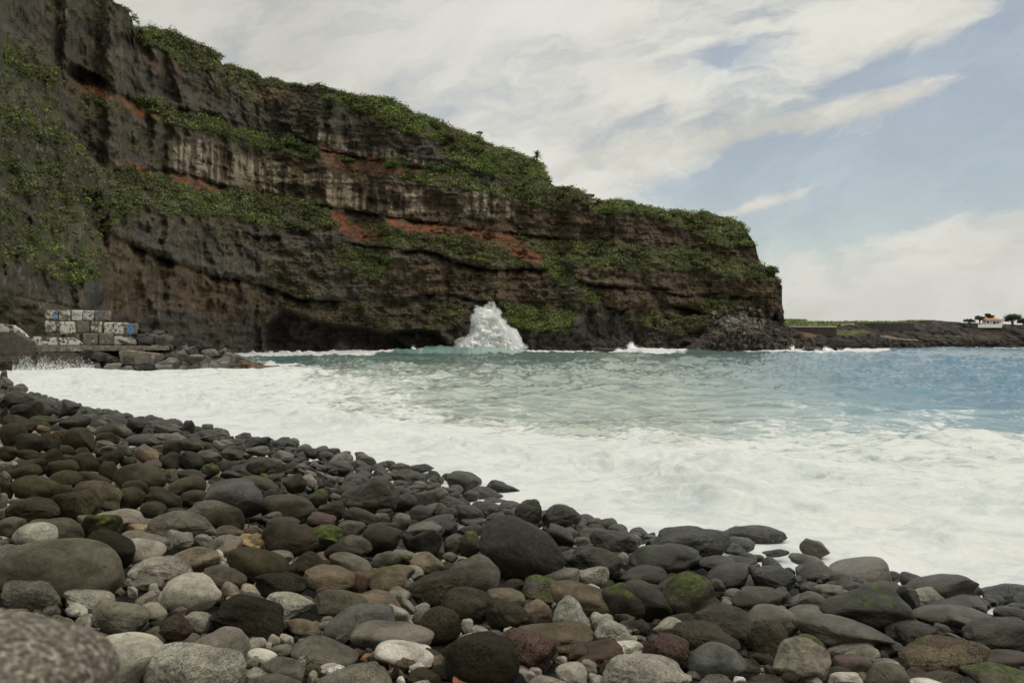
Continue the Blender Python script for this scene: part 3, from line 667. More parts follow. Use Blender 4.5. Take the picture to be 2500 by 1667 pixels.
# ================================================================ FAR SHORE
MAT_LAVA = mat_vcol('lava_rock', 'ccol', .95, .35, 1.1, 1., .45, 1.4, .15)
def make_far():
    cols = np.arange(1860., 2760, 2.2); nr = 120; nc = len(cols)
    tp = [(1860,797),(1930,797),(1990,798),(2040,800),(2085,790),(2110,789),(2190,789),(2225,786),(2270,781.5),(2300,783),(2350,787),(2400,790),(2440,791),(2500,793),(2600,786),(2760,780)]
    top = np.interp(cols, *zip(*tp)) + 1.2 * fbm(cols / 9, 0, 0, 4, 200) * sm(2080, 2200, cols)
    Yb = np.interp(cols, [1860, 2050, 2200, 2500, 2760], [470, 500, 545, 590, 620]); base = HY + 4.2 * F / Yb
    t = np.linspace(0, 1, nr)[:, None]; PY = base + (top - base) * t; PX = np.repeat(cols[None], nr, 0)
    sl = .25 + 3.2 * sm(.3, .55, t) 
    Y = Yb[None] + np.cumsum(np.abs(np.diff(PY, axis=0, prepend=PY[:1])) / F * Yb * sl, 0)
    X3 = (PX - CX) / F * Y; Z3 = (HY - PY) / F * Y
    Y += 5 * fbm(X3 / 14, 0, Z3 / 5, 4, 203) + 2.2 * fbm(X3 / 4, 0, Z3 / 2, 4, 204, ridge=True)
    V = unproj(PX, PY, Y); g1 = fbm(X3 / 9, 0, Z3 / 4, 4, 206)[..., None]; g2 = fbm(X3 / 2.5, 0, Z3 / 1.5, 3, 207)[..., None]
    col = np.array([.050, .043, .038]) * (1 + .8 * g2) + np.clip(g1, 0, 1) * np.array([.04, .028, .02])
    gm = np.any([pip(PX + 6 * g2[..., 0] * 2, PY + 4 * g1[..., 0], p) for p in ([(2018,815),(2060,806),(2100,803),(2130,812),(2080,816),(2030,818)], [(2150,790),(2190,790),(2188,797),(2150,796)])], 0)
    col = np.where(gm[..., None], np.array([.10, .105, .04]) * (1 + .5 * g2), col)
    pm = pip(PX, PY + 2 * g1[..., 0], [(2148,818),(2180,822),(2240,829),(2242,832),(2180,828),(2150,822)])
    col = np.where(pm[..., None], np.array([.2, .18, .15]), col)
    br = pip(PX, PY, [(1958,812),(1998,810),(1992,824),(1965,822)]); col = np.where(br[..., None], np.array([.17, .10, .065]), col)
    rows = [V[-1]]
    for dy, dzz in [(20, .0), (120, -1), (700, -6)]:
        r = V[-1].copy(); r[:, 0] += r[:, 0] * dy / r[:, 1] * .6; r[:, 1] += dy; r[:, 2] += dzz; rows.append(r)
    R = np.stack(rows)
    me = raw_mesh('far_shore', np.concatenate([V.reshape(-1, 3), R.reshape(-1, 3)]), np.concatenate([grid_faces(nr, nc), grid_faces(4, nc) + nr * nc]),
                  {'ccol': np.concatenate([col.reshape(-1, 3), np.tile([.05, .045, .03], (4 * nc, 1))])})
    tag(link('far_shore', me, MAT_LAVA), 'low black lava shore across the bay', kind='structure')
    return PX, PY, V
FA = make_far()
def far_at(px, py):
    PX, PY, V = FA; c = int(np.argmin(np.abs(PX[0] - px))); r = int(np.argmin(np.abs(PY[:, c] - py))); return V[r, c].copy()
def wpt(px, py, Y): return np.array([(px - CX) / F * Y, Y, CAMH - (py - HY) / F * Y])
def far_things():
    dark = mat_plain('lava_wall_stone', (.05, .043, .038), .95, .3, .6, .2); pale = mat_plain('pale_coping', (.42, .37, .28), .9, .25, .5, .05)
    def wall(x0, x1, y0, y1, Y, m, label, thick=1.2, cop=None):
        a = wpt(x0, y1, Y); b_ = wpt(x1, y0, Y); b = MB(); W = b_[0] - a[0]; H = b_[2] - a[2]; b.box(0, W, 0, thick, -2, H)
        t = empty('terrace_wall', a); tag(t, label, 'wall', None); b.build('wall', m, t)
        if cop: b = MB(); b.box(-.1, W + .1, -.25, thick + .1, H, H + cop / F * Y); b.build('coping', pale, t)
    wall(1926, 2042, 799, 811, 505, dark, 'dark lower plantation wall with pale coping beyond the headland', cop=3.5)
    wall(2086, 2232, 789, 799, 548, dark, 'long dark upper wall under the green plantation strip')
    wall(2056, 2086, 789, 797, 536, pale, 'short pale wall joining the two dark plantation walls')
    # crops
    g = np.random.default_rng(9); P = []
    for x0, x1, y, Y, n in [(1905, 2060, 796, 560, 900), (2086, 2220, 788.5, 620, 500), (1905, 2086, 789, 640, 900), (1905, 1968, 783, 700, 300), (2220, 2290, 785, 720, 150)]:
        for _ in range(n):
            yy = g.uniform(0, 25); P.append(wpt(g.uniform(x0, x1), y, Y) + np.array([0, yy, g.uniform(-.4, .5)]))
    P = np.array(P); n = len(P); col = np.array([(.19, .235, .09)]) * (.65 + .7 * g.random(n))[:, None]
    Vv, Ff, Cc = leaf_cloud(P, np.full(n, 1.5), col, 14, .55, 1.1, 12)
    tag(link('crops', raw_mesh('crops', Vv, Ff, {'lcol': Cc}, False), MAT_LEAF), 'rows of pale green banana plants on the flat land beyond the headland', kind='stuff')
    # net house
    a = wpt(1900, 788, 760); b = MB(); W = 69 / F * 760; H = 9 / F * 760; b.box(0, W, 0, 30, -3, H)
    t = empty('net_house', a); tag(t, 'long pale green net-covered growing house beside the headland', 'greenhouse'); b.build('net_cover', mat_plain('green_net', (.28, .34, .24), .9, .15, .3, .02), t)
    b = MB()
    for i in range(12): b.box(i * W / 11 - .08, i * W / 11 + .08, -.12, 0.0, -3, H + .15)
    b.build('frame', mat_plain('net_posts', (.16, .19, .12), .8), t)
    # roofed shed speck
    # house
    Y = 600; s = Y / F; a = wpt(2428, 791, Y); t = empty('house', a); tag(t, 'small white house with orange tiled hip roof and pillared porch on the lava', 'house')
    white = mat_plain('white_wall', (.78, .77, .72), .85, .06, 1, .01); roofm = mat_plain('roof_tile', (.50, .17, .09), .85, .25, 4, .05); win = mat_plain('window_glass', (.03, .035, .04), .2, .1, 1, 0, .6)
    W = 41 * s; D = 8.; H = 10 * s; gz = -.7
    b = MB(); b.box(-W * .5 + 1.4, W * .5, 1.6, D, gz, H); b.build('wall', white, t)
    b = MB(); b.box(-W * .5, W * .5 + .1, -.2, 1.597, gz, gz + .18); b.build('porch_floor', white, t)
    for i, x in enumerate(np.linspace(-W * .48, W * .48, 6)):
        b = MB(); b.box(x - .16, x + .16, 0, .32, gz + .18, H); b.build('pillar', white, t)
    b = MB(); b.box(-W * .5, W * .5, -.1, .45, H - .35, H + .003); b.build('beam', white, t)
    b = MB(); e = .5; x0, x1, y0, y1 = -W * .5 - e, W * .5 + e, -.6, D + e; r = 5.2 * s
    b.add([(x0, y0, H), (x1, y0, H), (x1, y1, H), (x0, y1, H), (x0 + 3.2, (y0 + y1) / 2, H + r), (x1 - 3.2, (y0 + y1) / 2, H + r)], [(0, 1, 5, 4), (1, 2, 5), (2, 3, 4, 5), (3, 0, 4), (0, 3, 2, 1)]); b.build('roof', roofm, t)
    b = MB(); b.box(-.4, 2.3, 1.50, 1.61, gz + .18, H - .7); b.build('door', win, t)
    for x in (-3.2, 3.2):
        b = MB(); b.box(x - .5, x + .5, 1.52, 1.61, gz + 1.2, H - .8); b.build('window', win, t)
    # garden wall
    b = MB(); b.box(0, 58 * s, 0, .4, -1.2, .9); o = b.build('garden_wall', white, loc=wpt(2388, 795, Y - 4), bevel=.03); tag(o, 'low white garden wall in front of the orange-roofed house', 'wall')
    # trees near the house
    def tree(x, yb, h, w, Y, label, nb=9, col=(.05, .075, .022), gap=1.0, trunks=1, seed=1):
        g = np.random.default_rng(seed); p = wpt(x, yb, Y); H = h * s; W2 = w * s / 2; t = empty('tree', p); tag(t, label, 'tree', None)
        cents = []; b = MB()
        for k in range(nb):
            an = k * 2.4; rr = W2 * .72 * math.sqrt((k + .5) / nb); c = np.array([math.cos(an) * rr, math.sin(an) * rr * .8, H * g.uniform(.38, .88) * (1 - .25 * rr / W2)]); cents.append(c)
            b.tube([(g.uniform(-.2, .2), 0, -1), (c[0] * .3, c[1] * .3, H * .35), c], [.22, .16, .06], 5)
        b.build('trunk', MAT_BARK, t); cents = np.array(cents)
        Vv, Ff, Cc = leaf_cloud(cents, np.full(nb, W2 * .62 * gap), np.array([col]) * (.7 + .6 * g.random(nb))[:, None], 260, .34, .8, seed)
        link('crown', raw_mesh('crown', Vv, Ff, {'lcol': Cc}, False), MAT_LEAF, t)
    tree(2392, 788, 20, 26, 598, 'open-branched tree furthest left of the house', 8, gap=.8, seed=2)
    tree(2415, 786, 26, 24, 606, 'tallest loose-crowned tree touching the left side of the house', 8, gap=.75, seed=3)
    tree(2472, 793, 24, 42, 604, 'broad dark round tree right of the house', 12, (.03, .048, .018), 1.1, seed=4)
    tree(2498, 793, 15, 30, 600, 'low olive tree right of the broad dark round tree', 8, (.055, .065, .02), 1., seed=5)
    tree(2366, 788, 7, 26, 596, 'low dark shrubby tree at the far left of the garden', 6, (.04, .055, .02), 1., seed=6)
far_things()
# ================================================================ BEACH + SEA
SHORE_PX = [(3300,1560),(2800,1500),(2500,1425),(2330,1400),(2180,1400),(2040,1345),(1900,1330),(1750,1305),(1650,1290),(1480,1262),(1380,1245),(1300,1215),(1230,1185),(1130,1165),(1020,1130),(930,1110),(850,1095),(760,1082),(660,1070),(560,1050),(450,1030),(350,1018),(200,990),(120,965),(50,940),(-60,925),(-300,908)]
SH = []
for x, y in SHORE_PX:
    Y = (CAMH - .12) * F / (y - HY); SH.append(((x - CX) / F * Y, Y))
SH = np.array(SH)
def shore_dist(X, Y):
    """signed distance from the waterline, positive inland"""
    sh = X.shape; P = np.stack([X.ravel(), Y.ravel()], 1).astype(np.float32); best = np.full(len(P), 1e9, np.float32); sign = np.zeros(len(P), np.float32)
    for a, b in zip(SH[:-1], SH[1:]):
        ab = b - a; L2 = (ab ** 2).sum(); t = np.clip(((P - a) @ ab) / L2, 0, 1); q = a + t[:, None] * ab; d = ((P - q) ** 2).sum(1)
        cr = ab[0] * (P[:, 1] - a[1]) - ab[1] * (P[:, 0] - a[0]); m = d < best - 1e-6
        best = np.where(m, d, best); sign = np.where(m, np.sign(cr), sign)
    return (np.sqrt(best) * sign).reshape(sh)
def beach_z(X, Y):
    d = shore_dist(X, Y)
    z = np.where(d > 0, .10 + .098 * np.minimum(d, 14) + .03 * np.clip(d - 14, 0, 60), .10 + .12 * np.maximum(d, -30))
    return z
def make_beach():
    # fine near, coarse far, in plan
    xs = np.concatenate([np.arange(-140, -30, 3.), np.arange(-30, 16, .35), np.arange(16, 60, 3.)])
    ys = np.concatenate([np.arange(-12, 40, .35), np.arange(40, 150, 2.)])
    X, Y = np.meshgrid(xs, ys); Z = beach_z(X, Y) - .10 - .22 * sm(8, 20, Y) + .06 * fbm(X / 1.2, Y / 1.2, 0, 3, 300)
    V = np.stack([X, Y, Z], -1); g = fbm(X * 3, Y * 3, 0, 3, 301)[..., None]
    col = np.array([.022, .020, .015]) * (1 + .6 * g)  # near black: deep shade between the stones put into the bed colour
    me = raw_mesh('beach', V.reshape(-1, 3), grid_faces(*X.shape), {'rcol': col.reshape(-1, 3), 'rpar': np.tile([0, .3, .5], (X.size, 1))})
    tag(link('beach', me, MAT_ROCK), 'sloping bed of the stony beach', kind='structure')
MAT_ROCK = mat_rock()
make_beach()

FOAM_CTL = np.array([(50,900,.95),(300,925,.88),(640,925,.74),(620,905,.9),(900,905,.35),(1000,880,.16),(1300,880,.12),(1700,880,.14),(2100,880,.08),(2450,880,.10),(850,890,.35),(700,960,.70),(900,985,.5),(1100,960,.30),
 (1300,960,.22),(1500,960,.26),(1800,960,.25),(2200,960,.22),(2450,960,.14),(400,1000,.92),(700,1020,.84),(1000,1020,.54),(1200,1000,.34),(1400,1030,.33),(1700,1020,.33),(2000,1020,.40),(2300,1020,.42),(2450,1030,.34),
 (900,1060,.95),(1100,1060,.72),(1300,1080,.68),(1600,1080,.56),(1900,1080,.62),(2200,1080,.6),(2450,1080,.58),(1300,1150,1),(1700,1150,.88),(2000,1140,.78),(2300,1140,.74),(2480,1140,.78),(1900,1220,1.05),(2400,1220,1),
 (2100,1300,1.1),(2450,1350,1.1),(1500,1200,1.1),(200,960,1.05),(600,1000,.86),(150,925,1),(1600,905,.2),(2000,920,.18),(560,875,.35),(700,880,.25),(2300,905,.12)], np.float32)
def foam_density(px, py):
    num = np.zeros(px.shape, np.float32); den = np.zeros(px.shape, np.float32)
    for x, y, d in FOAM_CTL:
        w = 1 / (((px - x) * .4) ** 2 + ((py - y) * 1.6) ** 2 + 60) ** 1.6; num += w * d; den += w
    return num / den
def waves(X, Y, sp):
    g = np.random.default_rng(77); Z = np.zeros_like(X)
    for i in range(46):
        lam = 1.1 * 1.115 ** i * g.uniform(.9, 1.1); th = math.radians(-90 + g.normal() * 34 + 8); k = 2 * math.pi / lam
        amp = .0125 * lam ** .85 if lam < 18 else .010 * 18 ** .85
        ph = k * (X * math.cos(th) + Y * math.sin(th)) + g.uniform(0, 6.28) + 1.2 * vnoise(X / (lam * 4), Y / (lam * 4), i, 400)
        s = 1 - np.abs(np.sin(ph / 2)); s = (s * 2 - .73) * .6 + np.sin(ph) * .4
        Z += amp * s * np.clip((lam / (sp * 2.2)) - .6, 0, 1)
    return Z
def make_sea():
    prow = np.concatenate([[839.6, 840.2, 841, 842, 843], np.arange(844, 905, .6), np.arange(905, 1000, .9), np.arange(1000, 1560, 1.5), np.arange(1560, 2400, 30)])
    pcol = np.concatenate([np.arange(-1500, -300, 60), np.arange(-300, -40, 8), np.arange(-40, 2545, 2.7), np.arange(2545, 3000, 12), np.arange(3000, 4400, 60)])
    Yr = CAMH * F / (prow - HY); PX, YY = np.meshgrid(pcol, Yr); PYg = np.repeat(prow[:, None], len(pcol), 1)
    X = (PX - CX) / F * YY; sp = np.abs(np.gradient(YY, axis=0)); sp = np.maximum(sp, .02)
    d = shore_dist(X, YY)                   # negative = out to sea
    off = -d
    Z = waves(X, YY, np.maximum(sp, np.abs(np.gradient(X, axis=1)))) * (.25 + .75 * sm(2, 25, off)) * (1 + .5 * sm(100, 260, YY))
    chop = np.clip(fbm(X / 2.6 * 150 / np.clip(YY, 150, 400), YY / 3.2, 0, 3, 407, .5, ridge=True) * .5 + .5, 0, 1) ** 4; Z += (.42 * chop * sm(450, 900, PX) * sm(40, 90, YY) * (1 - .45 * sm(150, 300, YY)) + .12 * (.3 + .7 * sm(400, 900, PX)) * fbm(X / .9, YY / 2.0, 0, 3, 405, ridge=True) + .13 * fbm(X / 4, YY / 7, 0, 3, 406, ridge=True)) * sm(25, 70, YY) * (1 + YY / 300)
    Z += np.where(YY < 45, .20, .12) * sm(-3.2, -1.0, off) * (1 - sm(2, 6, off))
    far = foam_density(PX, PYg)
    # breaking surf: rolling broken ridges following the shore
    surf = sm(-.5, 1.5, off) * (1 - sm(9, 20, off))
    s_along = X * .54 - YY * .84; n = fbm(s_along / 2.6, off / 1.0, 0, 4, 410); n2 = fbm(s_along / .8, off / .38, 0, 4, 411)
    ridge = np.exp(-((off - 3.4 - .9 * vnoise(s_along / 6, 0, 0, 412)) / 1.1) ** 2) * (.32 + .22 * vnoise(s_along / 3.5, 1, 0, 413)) \
          + np.exp(-((off - 9.5 - 1.6 * vnoise(s_along / 9, 2, 0, 414)) / 1.6) ** 2) * .30 + np.exp(-((off - 18 - 3 * vnoise(s_along / 12, 2, 0, 415)) / 2.2) ** 2) * .22
    Z += ridge * (.6 + .7 * n + .3 * n2) * np.where(YY > 40, .6, 1) + surf * (.08 * n + .09 * np.abs(n2)) + .02
    Z += np.where(YY > 40, np.exp(-((off - 5) / 3.) ** 2) * .16 * (1 + 1.4 * n + .8 * n2), 0)      # heavier break at the far end of the beach
    # swell humps by the cliff foot, under the splash
    def hump(px, py, wx_, wy_, h):
        Yc = CAMH * F / (py - HY); Xc = (px - CX) / F * Yc; return h * np.exp(-((X - Xc) / wx_) ** 2 - ((YY - Yc) / wy_) ** 2)
    Z += hump(1190, 863.5, 13, 8, 1.6) + hump(1050, 863, 8, 7, 1.7) + hump(1330, 863.5, 16, 8, .8) + hump(1010, 864, 22, 8, .9) + hump(1560, 862.5, 9, 8, 1.2) + hump(2250, 855, 60, 20, 1.2)
    Z -= (.20 + .30 * sm(850, 550, PX)) * sm(40, 90, YY) * (1 - .6 * sm(180, 300, YY)) + .8 * sm(-2.2, -5., off)
    Z = np.minimum(Z, np.where(YY > 500, 1.2, 9))
    dens = far
    def inband(x0, x1, y0, y1, v, e=18):
        h = (y1 - y0) * .22; wob = vnoise(PX / 30, PYg / 6, 0, 420) * (y1 - y0) * .3; jx = 22 * vnoise(PX / 40, PYg / 3, 3, 422)
        return v * sm(x0 - e, x0 + e, PX + jx) * (1 - sm(x1 - e, x1 + e, PX + jx)) * sm(y0 - h, y0 + h, PYg + wob) * (1 - sm(y1 - h, y1 + h, PYg + wob))
    dens = np.maximum(dens, inband(556, 945, 858, 868.5, 1.)); dens = np.maximum(dens, inband(1110, 1290, 856, 862, .7)); dens = np.maximum(dens, inband(1290, 1500, 858, 864.5, .75))
    dens = np.maximum(dens, inband(1500, 1680, 855, 866, .95)); dens = np.maximum(dens, inband(1680, 1900, 856, 861.5, .7)); dens = np.maximum(dens, inband(1890, 2160, 852, 862, .95)); dens = np.maximum(dens, inband(2160, 2560, 851, 854.5, .55))
    dens = np.maximum(dens, inband(540, 760, 884, 892, .9)); dens = np.maximum(dens, inband(1030, 1070, 856, 864, .7))
    dens = np.maximum(dens, 1.05 * sm(.2, -.5, d - 1.0) * (1 - sm(6, 11, off)))
    # darker glassy slicks
    slick = .0 * np.maximum(inband(1330, 1600, 960, 988, 1, 60), inband(1640, 1920, 984, 1003, 1, 60)) * sm(-.05, .3, fbm(X / 2.6, YY / 2.0, 0, 4, 430))
    dens = dens * (1 - .8 * slick)
    V = np.stack([X, YY, Z], -1)
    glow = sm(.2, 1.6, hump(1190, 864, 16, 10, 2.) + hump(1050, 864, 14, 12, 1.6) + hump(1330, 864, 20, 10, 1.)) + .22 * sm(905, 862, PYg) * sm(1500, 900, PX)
    me = raw_mesh('sea', V.reshape(-1, 3), grid_faces(*X.shape), {'foam': dens.ravel(), 'glow': np.clip(glow, 0, 1).ravel(), 'milk': (.22 + .78 * np.maximum(sm(700, 1250, PX + 3 * (PYg - 900)), sm(895, 935, PYg))).ravel(), 'blue': (sm(1500, 2350, PX) * sm(1150, 950, PYg)).ravel(), 'slick': slick.ravel()})
    m, nt, bs = new_mat('sea_water'); g = NG(nt); P = g.pos()
    Ps = g.scale(P, (1, 1, .0))
    fa = g.attr('foam').outputs['Fac']; gl = g.attr('glow').outputs['Fac']; sk = g.attr('slick').outputs['Fac']
    warp = g.vmath('ADD', Ps, g.scale(g.noise(Ps, .55, 4, .6, 0, True), (1.7, 1.7, 0)))
    nb = g.noise(warp, .42, 7, .68, .4)           # big patches
    nm = g.noise(warp, 1.9, 6, .66, .5)
    lace = g.voro(g.vmath('ADD', Ps, g.scale(g.noise(Ps, 1.1, 5, .62, 0, True), (2.2, 2.2, 0))), .8, 'DISTANCE_TO_EDGE')
    lc = g.ramp(lace, .0, .16, 1, 0)
    q = g.math('ADD', g.math('MULTIPLY', nb, .55), g.math('MULTIPLY', nm, .45))
    q = g.math('ADD', q, g.math('MULTIPLY', g.math('MULTIPLY', lc, g.ramp(fa, .12, .5)), .13))
    th = g.math('SUBTRACT', .86, g.math('MULTIPLY', fa, .60))
    f = g.n('ShaderNodeMapRange', interpolation_type='SMOOTHSTEP'); g.l(q, f.inputs[0]); g.l(g.math('SUBTRACT', th, .11), f.inputs[1]); g.l(g.math('ADD', th, .10), f.inputs[2])
    foam = f.outputs[0]
    fw = g.n('ShaderNodeBsdfPrincipled')
    fc = g.mix(g.ramp(g.math('ADD', g.math('MULTIPLY', nm, .5), g.math('MULTIPLY', nb, .5)), .34, .58), (.48, .52, .515), (.67, .675, .655)); g.l(fc, fw.inputs['Base Color']); fw.inputs['Roughness'].default_value = .8; fw.inputs['Specular IOR Level'].default_value = .2  # soft bluish shading of the foam put into its colour, in noise patches
    fb = g.math('ADD', g.noise(P, 3.2, 6, .7), g.math('MULTIPLY', g.noise(P, 14, 4, .7), .35)); g.l(g.bump(fb, .5, .12), fw.inputs['Normal'])
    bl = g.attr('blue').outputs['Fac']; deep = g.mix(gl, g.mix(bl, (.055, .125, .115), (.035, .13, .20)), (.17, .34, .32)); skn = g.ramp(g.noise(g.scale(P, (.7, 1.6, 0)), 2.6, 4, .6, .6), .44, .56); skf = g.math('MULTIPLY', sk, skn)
    # paler aerated water; sky reflection and darker wave troughs also put into this colour
    mkn = g.ramp(g.noise(g.scale(P, (.35, 1.1, 0)), 1.0, 6, .68, .8), .36, .60, .30, 1.0); milk = g.math('MULTIPLY', g.math('MULTIPLY', g.ramp(fa, -.06, .5), .92), g.math('MULTIPLY', mkn, g.attr('milk').outputs['Fac'])); deep = g.mix(milk, deep, g.mix(bl, (.56, .585, .495), (.16, .31, .39)))
    deep = g.mix(skf, deep, (.030, .040, .034))
    g.l(deep, bs.inputs['Base Color']); bs.inputs['Roughness'].default_value = .12; bs.inputs['IOR'].default_value = 1.333
    w1 = g.noise(g.scale(P, (.8, 1.3, 0)), .9, 5, .62, .5); w2 = g.noise(g.scale(P, (.8, 1.4, 0)), 4.5, 4, .6, .4); w0 = g.noise(g.scale(P, (.45, .9, 0)), .22, 4, .6, .4)
    g.l(g.bump(w2, .6, .030, g.bump(w1, .6, .11, g.bump(w0, .3, .25))), bs.inputs['Normal'])
    mx = g.n('ShaderNodeMixShader'); g.l(foam, mx.inputs[0]); g.l(bs.outputs[0], mx.inputs[1]); g.l(fw.outputs[0], mx.inputs[2]); g.l(mx.outputs[0], nt.nodes['Material Output'].inputs[0])
    tag(link('sea', me, m), 'blue-green sea covered with white foam near the beach', kind='structure')
    return d
make_sea()

# ---- spray ------------------------------------------------------------------
def mat_spray():
    m, nt, bs = new_mat('white_spray'); bs.inputs['Base Color'].default_value = (.97, .975, .965, 1); bs.inputs['Roughness'].default_value = .9
    tr = nt.nodes.new('ShaderNodeBsdfTranslucent'); tr.inputs[0].default_value = (.9, .92, .92, 1); mx = nt.nodes.new('ShaderNodeMixShader'); mx.inputs[0].default_value = .12
    nt.links.new(bs.outputs[0], mx.inputs[1]); nt.links.new(tr.outputs[0], mx.inputs[2]); nt.links.new(mx.outputs[0], nt.nodes['Material Output'].inputs[0]); return m
MAT_SPRAY = mat_spray()
def drops(P, R):
    bv, bf = ico(0); n = len(P)
    V = (P[:, None] + bv[None] * R[:, None, None]).reshape(-1, 3); Fs = (bf[None] + (np.arange(n) * 12)[:, None, None]).reshape(-1, 3); return V, Fs
def plume(outline, Y, thick, step, seed, name, label, nd=2500, rd=(.03, .12), edge=1.0):
    """a lumpy white body of spray filling the outline, rounded front and back, with droplets thrown off its edge"""
    g = np.random.default_rng(seed); s = Y / F; ox = np.array([p[0] for p in outline]); oy = np.array([p[1] for p in outline])
    xs = np.arange(ox.min() - 6, ox.max() + 6, step); ys = np.arange(oy.min() - 6, oy.max() + 2, step); PX, PY = np.meshgrid(xs, ys)
    wxx = PX + edge * (6 * fbm(PX / 8, PY / 8, 0, 5, seed, .62)); wyy = PY + edge * (6 * fbm(PX / 8, PY / 8, 5, 5, seed + 1, .62))
    m = pip(wxx, wyy, outline); k = max(2, int(4 / step)); dep = np.clip(blur(m, k) * 2 - .9, 0, 1) + .9 * np.clip(blur(m, k * 3) * 1.6 - .6, 0, 1)
    dep = dep * thick * (.7 + .55 * fbm(PX / 9, PY / 9, 1, 4, seed + 3, .5)) * (.5 + .8 * (PY - oy.min()) / (oy.max() - oy.min()))
    dep = np.where(m, dep + .02, 0); dep += np.where(m, .10 * thick * fbm(PX / 2.4, PY / 2.4, 2, 3, seed + 4), 0)
    Vf = unproj(PX, PY, Y - np.maximum(dep, .0)); Vb = unproj(PX, PY, Y + .05 + np.maximum(dep, 0) * .8)
    fr = grid_faces(*PX.shape); ok = (blur(m, 1).ravel()[fr].max(1) > .30); fr = fr[ok]; n = PX.size
    V = np.concatenate([Vf.reshape(-1, 3), Vb.reshape(-1, 3)]); Fc = np.concatenate([fr[:, ::-1], fr + n])
    usedv = np.unique(Fc); mp = np.zeros(len(V), np.int64); mp[usedv] = np.arange(len(usedv)); V = V[usedv]; Fc = mp[Fc]
    ed = (blur(m, 3) > .05) & (blur(m, 3) < .45); ii = np.argwhere(ed); q = ii[g.choice(len(ii), nd)]
    P = np.stack([(PX[q[:, 0], q[:, 1]] - CX) * s, np.full(nd, Y), CAMH - (PY[q[:, 0], q[:, 1]] - HY) * s], 1); c0 = np.array([(ox.min() + ox.max()) / 2, oy.max()]); c0 = np.array([(c0[0] - CX) * s, Y, CAMH - (c0[1] - HY) * s]); dr = P - c0; jet = np.clip(fbm(np.arctan2(dr[:, 2], dr[:, 0]) * 9, 0, 0, 3, seed + 8) + .25, 0, 1); P += dr * (g.random(nd) ** 2 * jet * .20)[:, None]; P += np.abs(g.normal(size=(nd, 3))) * np.array([.0, thick * .4, .0]) + g.normal(size=(nd, 3)) * np.array([.26, 0, .26]) * (Y / 320)
    R = rd[0] + (rd[1] - rd[0]) * g.random(nd) ** 2.5; Vd, Fd = drops(P, R)
    me = raw_mesh(name, np.concatenate([V, Vd]), [Fc, Fd + len(V)]); tag(link(name, me, MAT_SPRAY), label, kind='stuff')
def c6(*pts): return [(1000 + x / 5.88, 730 + y / 5.88) for x, y in pts]
